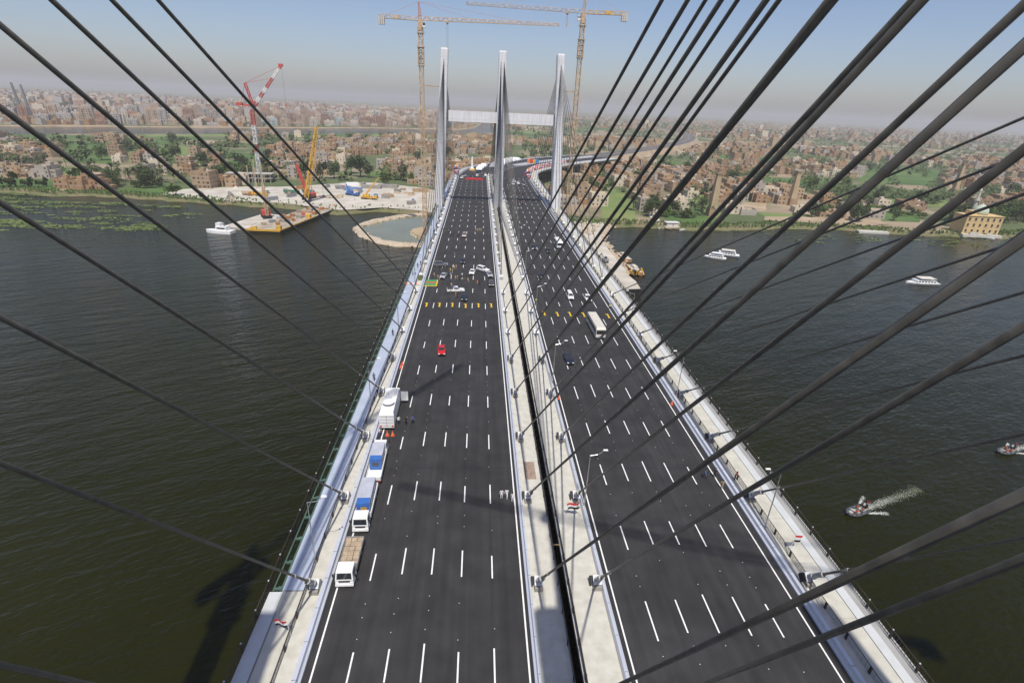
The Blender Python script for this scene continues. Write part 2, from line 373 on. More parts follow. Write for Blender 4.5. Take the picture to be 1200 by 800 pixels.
def rect(x0,x1,z0,z1): return [(X(x0),z0),(X(x0),z1),(X(x1),z1),(X(x1),z0)]
# girders (two decks with an open slot between them)
b=MB()
for x0,x1,f in ((-21.75,10.35,(-18.5,8)),(11.25,46.6,(14,42))):
    sweep(b,[(X(x0),-.55),(X(x0),0),(X(x1),0),(X(x1),-.55),(X(f[1]),-3.2),(X(f[0]),-3.2)],iS,iBR)
tag(b.build('bridge_deck',M_girder),kind='structure')
b=MB(); 
for i in range(iBR,iEnd):
    pass
sweep(b,[(-26,-9),(-19,-.05),(19,-.05),(26,-9)],iBR,iEnd); tag(b.build('embankment',M_soil),kind='structure')
b=MB(); sweep(b,rect(-16.4,6.5,0,.06),iS,iBR); sweep(b,rect(15.9,38.8,0,.06),iS,iBR); tag(b.build('road',M_asphalt),kind='structure')
M_asph2=mat('aged asphalt',(.11,.105,.10),.9,.12,.05)
b=MB(); sweep(b,rect(-6,10.2,0,.06),iBR,iEnd); sweep(b,rect(11.8,28,0,.06),iBR,iEnd); tag(b.build('road',M_asph2),kind='structure')
# concrete strips beside the carriageways
b=MB()
sweep(b,rect(-19.2,-17.2,0,.10),iS,iBR); sweep(b,rect(7.0,10.35,0,.10),iS,iBR); sweep(b,rect(11.25,15.25,0,.10),iS,iBR); sweep(b,rect(39.6,41.0,0,.10),iS,iBR)
tag(b.build('pavement',M_conc),kind='structure')
M_conc2=mat('walkway concrete',(.46,.445,.375),.85,.10,.6,col2=(.56,.545,.47),detail=8)
M_slab=mat('kerb slab',(.52,.54,.54),.8,.06,.5)
b=MB(); sweep(b,rect(41.0,43.9,0,.12),iS,iBR,0); sweep(b,rect(43.96,45.1,0,.16),iS,iBR,1)
b.box((-20.3,9.9,.07),(2.1,69.8,.14),m=0); b.box((-22.3,9.9,-.05),(1.5,69.8,.40),m=1)
for y in range(0,300,8): b.box((42.45,y,.123),(2.9,.04,.012),m=2)
tag(b.build('walkway',[M_conc2,M_slab,M_concd]),kind='structure')
b=MB(); b.box((-20.35,222,.12),(2.7,354,.10))
for dx in (-.95,-.32,.32,.95): b.box((-20.35+dx,222,.174),(.035,354,.012),m=1)
for k in range(85): b.box((-20.35,47+k*3.85,.1745),(2.7,.04,.012),m=1)
tag(b.build('glass_walkway',[M_panel,M_parapet]),kind='structure')

# markings
b=MB(); ZM=.068
def seg(x0,x1,y0,y1,m=0,z=ZM): b.add([(x0,y0,z),(x1,y0,z),(x1,y1,z),(x0,y1,z)],[(0,1,2,3)],m)
for x in (-15.6,5.9,16.55,37.75):
    sweep(b,[(X(x)-.09,ZM),(X(x)-.09,ZM+.004),(X(x)+.09,ZM+.004),(X(x)+.09,ZM)],iS,iBR)
rs=random.Random(3)
for xs,y0,per,ln in (((-12.05,-8.45,-4.9,-1.3,2.4),33.8,13.05,4.1),((20.1,23.7,27.2,30.7,34.2),38.4,12.8,5.0)):
    for j,x in enumerate(xs):
        off=[-.6,.3,.2,-.2,-.5][j]
        for k in range(-4,42):
            y=y0+k*per+off
            if y>520 or y<-20: continue
            L=ln*(.85 if rs.random()<.3 else 1)
            if y<430: seg(x-.085,x+.085,y,y+L)
            # small reflective studs between the dashes
            if 20<y<120:
                for q in range(3):
                    if rs.random()<.35: continue
                    yy=y+L+1.8+q*2.2+rs.uniform(-.5,.5); b.box((x+rs.uniform(-.15,.15),yy,ZM+.01),(.09,.07,.02))
for x,y in [(-14.0,138.9),(-10.4,139),(-6.8,139.2),(-3.1,138.6),(.5,139.2),(4.1,139.4),(18.6,134),(22.2,133.6),(25.7,133.8),(29.5,133.6),(32.7,133.2),(36.2,133)]:
    seg(x-.2,x+.2,y,y+2.3,1); b.add([(x-.2,y+2.3,ZM),(x+.2,y+2.3,ZM),(x+.2,y+2.8,ZM),(x-.5,y+2.8,ZM),(x-.5,y+2.4,ZM)],[(0,1,2,3,4)],1); seg(x-.32,x+.32,y-.3,y-.03,1)
tag(b.build('road_markings',[M_line,M_yellow]),kind='structure')

# oil marks and joint lines on the asphalt are part of the surface
b=MB()
for k in range(2,30): 
    y=k*15.0+7.4
    if k%4==0:
        seg(-16.3,6.4,y,y+.10,0,.064); seg(16,38.7,y,y+.10,0,.064)
tag(b.build('expansion_joint',M_black),kind='structure')

# parapets
def parapet(x0,x1,label,lean):
    b=MB()
    if lean<0: prof=[(X(x0),.06),(X(x0)+.08,.82),(X(x1)-.30,.90),(X(x1)-.22,.45),(X(x1),.30),(X(x1),.06)]
    else: prof=[(X(x0),.06),(X(x0),.30),(X(x0)+.22,.45),(X(x0)+.30,.90),(X(x1)-.08,.82),(X(x1),.06)]
    sweep(b,prof,iS,iBR)
    o=b.build('road_parapet',[M_parapet,M_steel]); tag(o,label,'road barrier','steel parapets along the carriageways')
    g=MB()
    for k in range(100):
        y=30+k*4.0
        g.box(((x0+x1)/2+.06*lean,y,.885),(x1-x0-.34,.05,.05))
    q=g.build('joint_strip',M_steel,o); tag(q,kind='stuff')
parapet(-17.25,-16.4,'broad pale steel parapet between the left carriageway and the left walkway',-1)
parapet(6.35,6.98,'narrow pale parapet on the right edge of the left carriageway',1)
parapet(15.27,15.9,'narrow pale parapet on the left edge of the right carriageway',-1)
parapet(38.75,39.6,'broad pale steel parapet between the right carriageway and the right walkway',1)

# railings and fences, posts every 3.85 m
M_wire=mat('fence wire',(.16,.15,.14),.6,.1,2)
def railing(x,label,cat,name,postmat,h,outer,y0=29.85,n=98,cap=None,rails=(1.0,),pw=.16,mesh=False):
    r=empty(name,(0,0,0),label=label,cat=cat)
    proto=MB(); 
    if pw: 
        proto.box((0,-.09,h/2),(pw,.07,h)); proto.box((0,.09,h/2),(pw,.07,h)); proto.box((0,0,h*.55),(pw*.6,.14,h*.5))
    if cap: proto.box((0,0,h+.06),(.13,.13,.12),m=1)
    me=proto.mesh('post',[postmat,cap or postmat])
    for k in range(n):
        o=bpy.data.objects.new('post',me); COL.objects.link(o); o.parent=r; o.location=(x,y0+k*3.85,.1)
    g=MB(); 
    for z in rails: g.box((x,y0+n*3.85/2-2,.1+h*z),(.07,n*3.85+4,.06))
    g.build('top_rail',postmat,r)
    g=MB()
    if mesh:
        for z in [i*.11 for i in range(1,10)]: g.box((x,y0+n*3.85/2-2,.1+z*h/1.05),(.018,n*3.85+4,.018))
        for k in range(n*6): g.box((x,y0+k*3.85/6,.1+h*.5),(.015,.015,h*.96))
    else:
        for k in range(n*9): g.box((x,y0+k*3.85/9,.1+h*.5),(.035,.035,h*.94))
    q=g.build('infill',M_wire if mesh else postmat,r); 
    return r
M_cap=mat('post cap',(.55,.57,.58),.5,.05,2)
railing(-23.15,'dark reddish railing along the outer left edge of the bridge','railing','outer_railing',M_rail,1.25,True,cap=M_cap,rails=(1.0,.12))
railing(46.1,'dark brown railing along the outer right edge above the river','railing','outer_railing',M_rail,1.25,True,cap=M_cap,rails=(1.0,.12))
railing(-18.95,'low dark wire fence between left walkway and the strip of cable anchors','fence','walkway_fence',M_rail,.95,False,mesh=True)
railing(41.0,'low grey mesh fence with paired brown posts along the right walkway','fence','walkway_fence',M_rail,.95,False,mesh=True)
railing(10.2,'dark fence on the left rim of the open slot between decks','fence','median_fence',M_rail,.95,False,mesh=True)
railing(11.4,'dark fence on the right rim of the open slot between decks','fence','median_fence',M_rail,.95,False,mesh=True)
# steel outriggers outside the glass walkway
r=empty('outrigger_frame',label='green steel outrigger beams carrying the glass walkway on the left edge',cat='steel frame')
g=MB(); g.box((-21.85,222,-.02),(.22,354,.26)); g.box((-22.75,222,-.02),(.16,354,.22)); g.build('edge_beam',M_green,r)
p=MB(); p.box((0,0,0),(1.0,.30,.22)); p.box((.2,0,.14),(.35,.5,.05)); me=p.mesh('bracket',[M_green])
for k in range(92):
    o=bpy.data.objects.new('bracket',me); COL.objects.link(o); o.parent=r; o.location=(-22.3,45.3+k*3.85,.02)
# brown hatch cover and timber in the slot
b=MB(); b.box((8.65,66.8,.13),(1.7,4.2,.07)); b.box((8.65,66.8,.175),(1.5,4.0,.02)); tag(b.build('hatch_cover',mat('rusty plate',(.30,.22,.17),.8,.2,1.5)),'flat brownish hatch cover on the median strip beside the slot','hatch')
b=MB(); b.box((10.8,51.5,.12),(1.5,.12,.12)); tag(b.build('timber_baulk',mat('raw timber',(.5,.36,.18),.8,.2,3)),'short pale timber laid across the dark slot between decks','timber')

# pylons
def pylon(Y,label,xt_=(-29.0,29.1),ztop=76.2):
    r=empty('bridge_pylon',(XC,Y,0),label=label,cat='bridge pylon',group=None)
    for xb,xt,sgn in ((-32.6,xt_[0],-1),(-.3,-.1,0),(32.0,xt_[1],1)):
        b=MB(); zb,zt=-19,ztop
        def ring(z,wx,wy):
            t=(z-0)/(76); x=xb+(xt-xb)*t; c=.45
            return [(x-wx+c,-wy,z),(x+wx-c,-wy,z),(x+wx,-wy+c,z),(x+wx,wy-c,z),(x+wx-c,wy,z),(x-wx+c,wy,z),(x-wx,wy-c,z),(x-wx,-wy+c,z)]
        rings=[ring(zb,3.0,4.0),ring(-4,2.6,3.4),ring(42,2.2,2.7),ring(60,2.0,2.5),ring(zt-.6,1.9,2.3),ring(zt,1.7,2.1)]
        vs=[p for q in rings for p in q]; n=8
        fs=[(k*n+i,k*n+(i+1)%n,(k+1)*n+(i+1)%n,(k+1)*n+i) for k in range(len(rings)-1) for i in range(n)]+[tuple(range(40,48))]
        b.add(vs,fs)
        col=b.build('column',[M_white,M_concd],r)
        if sgn!=0:
            c2=MB(); c2.box((xb+.3,0,-18.4),(13,15,3.2)); c2.build('pile_cap',M_conc,r)
        else:
            c2=MB(); c2.box((0,0,-18.4),(16,15,3.2)); c2.build('pile_cap',M_conc,r)
    b=MB(); b.box((-14.0,0,45.4),(26.4,4.0,5.2)); b.build('crossbeam',M_white,r)
    b=MB(); b.box((14.0,0,45.4),(26.6,4.0,5.2)); b.build('crossbeam',M_white,r)
    return r
pylon(300,'white three columned pylon with crossbeam at the far end of the main span')
pylon(-3.0,'white near pylon under the viewpoint that shades the walkway at the bottom',(-31.2,31.2),78.5)

M_block=mat('anchor paint',(.56,.57,.58),.5,.12,1.5); M_sleeve=mat('sleeve steel',(.33,.335,.33),.5,.15,1.5)
# stay cables: anchor block, steel sleeve, sheath
def stay(xa,ya,xt,yt,zt,dia,label,group,detail):
    A=Vector((xa,ya,.12)); B=Vector((xt,yt,zt)); sg=1 if yt>ya else -1
    r=empty('stay_cable',A,label=label,cat='stay cable',group=group)
    d=(B-(A+Vector((0,0,1.0)))).normalized(); S=Vector((0,0,1.0))
    e=B-A
    b=MB(); p2=S+d*3.0
    b.tube(p2,S+d*7.5,dia*.62,dia*.52,10)
    b.tube(S+d*7.5,e,dia/2,dia/2,10 if detail else 6)
    b.build('sheath',M_cable,r,smooth=True)
    # bearing block, tilted square to the cable
    if detail:
        b=MB(); b.tube(S,p2,.31,.28,14); b.tube(p2-d*.3,p2,.36,.36,14); b.tube(S+d*.6,S+d*.95,.40,.40,14); b.tube(S+d*7.2,S+d*7.6,dia*.75,dia*.75,12); b.build('sleeve',M_sleeve,r,smooth=False)
        b=MB(); u=d.cross(Vector((1,0,0))).normalized(); v=Vector((1,0,0)); v=(v-d*v.dot(d)).normalized(); u=d.cross(v)
        def qd(c,hw,hh): return [c-v*hw-u*hh,c+v*hw-u*hh,c+v*hw+u*hh,c-v*hw+u*hh]
        lo=qd(S-d*.95,.50,.54); hi=qd(S+d*.05,.50,.54)
        b.hexa(lo+hi) if True else None
        b.build('bearing_block',M_block,r)
        b=MB(); b.box((0,sg*.15*0,.25),(1.0,1.5,.5)); 
        b.hexa([S-d*.80-v*.85-u*.5,S-d*.80-v*.62-u*.5,S+d*.05-v*.62-u*.5,S+d*.05-v*.85-u*.5,S-d*.80-v*.85+u*.5,S-d*.80-v*.62+u*.5,S+d*.05-v*.62+u*.5,S+d*.05-v*.85+u*.5],1)
        b.build('plinth',[M_concd,M_black],r)
    else:
        b=MB(); b.tube(S-d*.6,S+d*.1,.75,.75,4); b.build('bearing_block',M_wpaint,r)
        b=MB(); b.tube(S,p2,.25,.25,6); b.build('sleeve',M_steel,r)
    return r
PLANES=((-18.0,-19.5,.25,'outer left edge',62.8,1.40),(7.8,10.1,.235,'median left rim',61.6,1.27),(14.8,11.6,.24,'median right rim',61.25,1.42),(41.0,41.6,.25,'right edge',61.3,1.25))
for xa,xt,dia,nm,z0_,dz_ in PLANES:
    for k in range(2,11):
        stay(xa,15*k,xt,-2.5,z0_+dz_*k,dia,f'near pylon stay cable on the {nm}, {ordw(k-2)} anchor from the bottom','stay cables of the near pylon',k<8)
    for k in range(1,10):
        stay(xa,300-15*k,min(max(xt,-18.2),40.3),297.6,59.4+1.32*k,dia,f'far pylon stay cable on the {nm}, {ordw(k-1)} anchor before it','stay cables of the far pylon',False)
    for k in range(1,10):
        if k*15+300<436: stay(xa,300+15*k,min(max(xt,-18.2),40.3),302.4,59.4+1.32*k,dia,f'far pylon back stay on the {nm}, {ordw(k-1)} anchor behind it','back stays of the far pylon',False)

# street lamps
def lamp(x,y,dirx,label,h=9.3):
    r=empty('street_lamp',(x,y,.1),label=label,cat='street lamp',group='lamps along the bridge')
    b=MB(); b.tube((0,0,0),(0,0,h),.10,.055,8); b.box((0,0,.25),(.3,.3,.5)); b.build('pole',M_chrome,r)
    b=MB(); P=[(0,0,h)]+[(dirx*1.7*math.sin(a),0,h+.9*(1-math.cos(a))) for a in (R(35),R(65),R(90))]; b.path(P,.04,6); b.build('arm',M_chrome,r)
    b=MB(); b.box((dirx*1.98,0,h+.92),(.68,.27,.13),tx=.8,ty=.7); b.box((dirx*1.98,0,h+.84),(.55,.2,.03),m=1); b.build('lamp_head',[M_wpaint,M_lampgl],r)
for k in range(8):
    y=58+36*k
    lamp(16.0-.4,y,1,f'slim street lamp on the median parapet leaning over the right carriageway, {ordw(k)} from the bottom')
    lamp(40.1,54+36*k,-1,f'slim street lamp beside the right walkway fence, {ordw(k)} from the bottom')
    lamp(-19.05,49+36*k,1,f'slim street lamp beside the left walkway, {ordw(k)} from the bottom')

# ------------------------------------------------------------------ cranes
def lattice(b,p,q,w,bay,r,m=0,w1=None,cols=None,tri=False):
    p,q=Vector(p),Vector(q); d=q-p; L=d.length; d.normalize(); w1=w if w1 is None else w1
    u=d.cross(Vector((0,0,1))); u=Vector((1,0,0)) if u.length<.05 else u.normalized(); v=u.cross(d).normalized()
    n=max(1,round(L/bay)); offs=((-1,-1),(1,-1),(1,1),(-1,1)) if not tri else ((-1,-1),(1,-1),(0,1))
    def ptc(i,k):
        t=i/n; ww=(w+(w1-w)*t)/2; return p+d*(L*t)+u*(offs[k][0]*ww)+v*(offs[k][1]*ww)
    K=len(offs)
    for i in range(n):
        mm=cols[int(i/n*len(cols))] if cols else m
        for k in range(K):
            b.bar(ptc(i,k),ptc(i+1,k),r*1.5,mm)
            k2=(k+1)%K
            b.bar(ptc(i,k) if i%2 else ptc(i,k2), ptc(i+1,k2) if i%2 else ptc(i+1,k), r, mm)
            b.bar(ptc(i,k),ptc(i,k2),r,mm)
def tower_crane(loc,az,zj,jl,cj,apex,label,jibmats,trolley,hookz,zbase=-18,tie=None,group='tower cranes beside the pylons',tiez=(),jr=.17):
    r=empty('tower_crane',loc,az,label,'tower crane',group)
    b=MB(); lattice(b,(0,0,zbase),(0,0,zj-5),2.0,2.4,.22); b.build('mast',M_tan,r)
    b=MB()
    for z in (zj-20,zj-12,zj-6):
        b.box((0,0,z),(3.4,3.4,.25)); 
        for sx in (-1.6,1.6):
            for s2 in (-1.6,1.6): b.box((sx,s2,z+.6),(.08,.08,1.2))
    lattice(b,(0,0,zj-19),(0,0,zj-12),2.7,2.4,.16); b.build('climbing_frame',M_tan,r)
    b=MB(); b.tube((0,0,zj-5),(0,0,zj-3.4),1.4,1.4,14); b.box((0,0,zj-2),(2.2,2.2,2.8)); b.build('slewing_unit',M_tan,r)
    b=MB(); b.box((1.9,-1.2,zj-2.6),(1.5,1.9,2.2)); b.box((2.67,-1.2,zj-2.3),(.04,1.6,1.2),m=1); b.box((1.9,-2.17,zj-2.3),(1.2,.04,1.2),m=1); b.build('cab',[M_wpaint,M_glass],r)
    b=MB(); lattice(b,(1.0,0,zj+.2),(jl,0,zj+1.0),1.5,2.2,jr,tri=True,w1=1.1); b.build('jib',jibmats[0],r)
    b=MB(); lattice(b,(-1,0,zj),(-cj,0,zj+.2),1.5,2.5,.14,tri=True); b.box((-cj/2,0,zj-.6),(cj,1.4,.12)); b.box((-cj*.55,0,zj+.3),(3,1.3,1.4)); b.build('counter_jib',jibmats[1],r)
    b=MB(); 
    for i in range(3): b.box((-cj+.6+i*1.0,0,zj-1.6),(.85,1.9,3.4))
    b.build('counterweight',M_conc,r)
    b=MB(); lattice(b,(0,0,zj-.6),(-.6,0,zj+apex),1.5,1.8,.13,w1=.5); b.build('tower_head',jibmats[2],r)
    b=MB()
    for x1,z1 in ((jl*.35,1.2),(jl*.7,1.4),(-cj*.85,.4)): b.bar((-.6,0,zj+apex),(x1,0,zj+z1),.09)
    b.build('tie_rod',jibmats[2],r)
    b=MB(); b.box((trolley,0,zj-.9),(1.6,1.7,.5)); b.box((trolley,0,zj-1.4),(.6,.5,.6)); b.build('trolley',M_tan,r)
    b=MB(); b.bar((trolley-.3,0,zj-1.2),(trolley-.3,0,hookz),.07); b.bar((trolley+.3,0,zj-1.2),(trolley+.3,0,hookz),.07); b.build('hoist_rope',M_black,r)
    b=MB(); b.box((trolley,0,hookz-.6),(.8,.4,1.2)); b.path([(trolley,0,hookz-1.2),(trolley,0,hookz-1.7),(trolley+.3,0,hookz-2.0),(trolley+.5,0,hookz-1.7)],.09,6); b.build('hook_block',M_tan,r)
    if tie:
        for z in tiez:
            b=MB(); b.bar((0,0,z),(tie[0],tie[1],z),.45); b.bar((0,-1,z),(tie[0],tie[1],z),.25); b.bar((0,1,z),(tie[0],tie[1],z),.25); b.build('wall_tie',M_tan,r)
    return r
M_tower_yel=mat('tower crane yellow',(.62,.38,.10),.55,.2,.8)
M_pale_tan=mat('pale crane paint',(.55,.42,.30),.6,.2,.6)
M_tan_red=mat('faded red crane paint',(.50,.22,.14),.6,.2,.6)
c1=tower_crane((-29.5,298,0),R(1.0),87.8,68,20,7,'tan tower crane left of the far pylon with its jib reaching over the road',(M_pale_tan,M_pale_tan,M_tan_red),13,76.5,-18,(9.5,2),tiez=(58.9,))
for o in c1.children:
    if o.name.startswith('hook_block'): pass
c2=tower_crane((50.2,302,0),R(178),95.2,58,22,10,'yellow and grey tower crane right of the far pylon, taller of the two',(mat('grey crane paint',(.45,.42,.40),.6,.2,.6),M_tower_yel,M_tan),8,90,-18,(9.6,0),tiez=(59.5,43.5))
# the two cranes of the near pylon stand behind the viewpoint; their jibs shade the road ahead
tower_crane((51,-8.0,0),R(163.3),97,62,21,10,'tower crane behind the viewpoint whose jib shadow crosses both carriageways',(M_tan,M_tower_yel,M_tan),40,80,-18,jr=.11)
tower_crane((-33.5,6.0,0),R(54.5),92,57,8,8,'tower crane behind the viewpoint whose jib shadow lies by the white truck',(M_tan,M_tan,M_tan),30,85,-18,jr=.13)

# red and white luffing crane far off in the village
r=empty('luffing_crane',(-194,500,ZG),label='red and white luffing crane rising above the brick village on the left',cat='crane')
z0=-ZG
b=MB(); lattice(b,(0,0,0),(1.5,0,39+z0),2.6,3,.24,cols=[0,0,0,1,0,0,1,1]); b.build('mast',[M_wpaint,M_redc],r)
b=MB(); lattice(b,(3.5,0,41.5+z0),(29,2,73+z0),2.4,2.4,.26,cols=[1,0,1,0,1,1,0,0,1],w1=1.4); b.box((29,2,73.5+z0),(3.4,1.6,2.2),m=1); b.build('jib',[M_wpaint,M_redc],r)
b=MB(); lattice(b,(3,0,42+z0),(-1.2,0,59+z0),1.6,2.4,.22); b.bar((-1.2,0,59+z0),(-7,0,43+z0),.3); b.build('a_frame',M_redc,r)
b=MB(); b.box((0,0,42+z0),(9,3.4,1.2)); b.box((-8,0,42.7+z0),(5,3.2,2.2)); b.box((3.6,-2,42.6+z0),(1.8,1.6,2.2)); b.build('machinery_deck',M_redc,r)
b=MB(); b.bar((-1.2,0,59+z0),(27,2,72+z0),.22); b.bar((-1.2,.6,59+z0),(18,1.5,63+z0),.2); b.build('pendant_rope',M_redc,r)
b=MB(); b.bar((29.5,2,72.4+z0),(29.5,2,44+z0),.16); b.build('hoist_rope',M_steel,r)
b=MB(); b.box((29.5,2,43+z0),(.8,.5,1.8)); b.build('hook_block',M_redc,r)

# tracked lattice crane on the barge
def crawler(loc,az,boom,bw,boomm,bodym,label,rz=0):
    r=empty('crawler_crane',loc,az,label,'crawler crane')
    b=MB()
    for sx in (-2.2,2.2):
        b.extr([(-3.6,.3),(-3.1,0),(3.1,0),(3.6,.3),(3.6,.9),(3.1,1.25),(-3.1,1.25),(-3.6,.9)],sx-.5,sx+.5)
    b.build('track',M_black,r)
    b=MB(); b.box((0,.6,2.3),(3.4,6.0,2.0)); b.box((0,3.6,2.2),(3.6,1.6,2.4)); b.box((-1.9,-1.6,2.4),(1.3,2.2,2.0)); b.box((-1.9,-2.73,2.7),(1.1,.05,1.1),m=1); b.tube((0,0,1.0),(0,0,1.3),1.3,1.3,14); b.build('superstructure',[bodym,M_glass],r)
    b=MB(); lattice(b,(0,-2.4,1.8),boom,bw,bw*1.2,.26,w1=bw*.7); b.build('boom',boomm,r)
    bm_=Vector(boom); 
    b=MB(); b.bar((-.8,3,3.2),(0,2.2,8.5),.25); b.bar((.8,3,3.2),(0,2.2,8.5),.25); b.build('gantry',boomm,r)
    b=MB(); b.bar((0,2.2,8.5),bm_*.98,.13); b.bar((0,2.2,8.5),bm_*.7,.11); b.build('pendant_rope',M_tan,r)
    b=MB(); b.bar(bm_+Vector((0,-.6,0)),(bm_.x,bm_.y-.6,3),.09); b.box((bm_.x,bm_.y-.6,2.4),(.7,.5,1.4)); b.build('hoist_rope',M_black,r)
crawler((-119,384,-14.3),0,(10.5,3,47.5),2.4,M_yelc,mat('dark machine paint',(.06,.05,.045),.5,.2,1),'crawler crane with tall yellow lattice boom on the work barge')
crawler((-121,398,-15.7),R(-20),(-9,0,23),1.5,M_redc,M_redc,'small crawler crane with short red boom at the shore end of the barge')
# mobile crane
def mobile_crane(loc,az,col,label,bl,name='mobile_crane'):
    r=empty(name,loc,az,label,'mobile crane')
    b=MB(); b.box((0,0,1.2),(2.8,12,.9)); b.box((0,-5.2,2.0),(2.7,2.2,1.5)); b.box((0,-6.32,2.3),(2.3,.05,.8),m=1); b.build('chassis',[col,M_glass],r)
    b=MB(); b.box((0,2.0,2.6),(2.5,4.2,1.6)); b.box((-1.2,.2,2.7),(.9,1.6,1.7)); b.box((0,4.2,2.4),(2.6,1.0,1.4)); b.build('turret',col,r)
    b=MB(); b.bar((0,3,3.4),bl*.55,.9) if False else None
    bl=Vector(bl); s=Vector((0,2.6,3.2)); b.bar(s,s+(bl-s)*.45,.95); b.bar(s+(bl-s)*.43,s+(bl-s)*.75,.75); b.bar(s+(bl-s)*.73,bl,.55); b.build('boom',col,r)
    for sx in (-1.2,1.2):
        for y in (-4.6,-3,1.8,3.4,5):
            w_=MB(); w_.lathe([(.62,-.22),(.66,0),(.62,.22)],12,(0,0,0),axis='x'); o=w_.build('wheel',M_black,r); o.location=(sx,y,.66)
mobile_crane((-80,402,ZG+.3),R(78),M_yelc,'yellow telescopic mobile crane on the sand yard with its boom raised',(0,-8,15.5))
mobile_crane((-95,416,ZG+.3),R(60),mat('blue machine paint',(.06,.15,.40),.5,.2,1),'small blue mobile crane on the sand yard beside the yellow crane',(0,6,8))

# ------------------------------------------------------------------ vehicles (front towards -Y)
def wheel(r,x,y,rad,wd,name='wheel'):
    b=MB(); b.lathe([(rad*.72,-wd/2),(rad*.96,-wd/2),(rad,-wd*.3),(rad,wd*.3),(rad*.96,wd/2),(rad*.72,wd/2)],14,axis='x')
    o=b.build(name,M_black,r); o.location=(x,y,rad)
    h=MB(); h.lathe([(rad*.66,-wd*.51),(rad*.66,wd*.51)],10,axis='x'); h.build('rim',M_chrome,o)
CARPROF={'sedan':dict(L=4.5,W=1.78,body=[(-2.25,.35),(2.25,.35),(2.25,.75),(2.15,.95),(1.45,.98),(-.95,.92),(-2.0,.78),(-2.25,.62)],cab=[(-1.0,.9),(1.55,.96),(.95,1.42),(-.15,1.44)],glass=(-.62,.1)),
 'suv':dict(L=4.7,W=1.9,body=[(-2.35,.42),(2.35,.42),(2.35,1.0),(2.28,1.12),(-.9,1.08),(-2.15,.98),(-2.35,.75)],cab=[(-1.0,1.06),(2.28,1.1),(2.05,1.78),(-.3,1.8)],glass=(-.6,.1)),
 'pickup':dict(L=5.2,W=1.85,body=[(-2.6,.45),(2.6,.45),(2.6,1.08),(.75,1.08),(-1.2,1.05),(-2.4,.95),(-2.6,.75)],cab=[(-1.25,1.03),(.7,1.06),(.55,1.7),(-.55,1.72)],glass=(-.6,.1)),
 'van':dict(L=4.6,W=1.75,body=[(-2.3,.38),(2.3,.38),(2.3,1.1),(-1.5,1.1),(-2.15,.95),(-2.3,.7)],cab=[(-1.6,1.08),(2.28,1.1),(2.2,1.92),(-.8,1.95)],glass=(-.6,.1))}
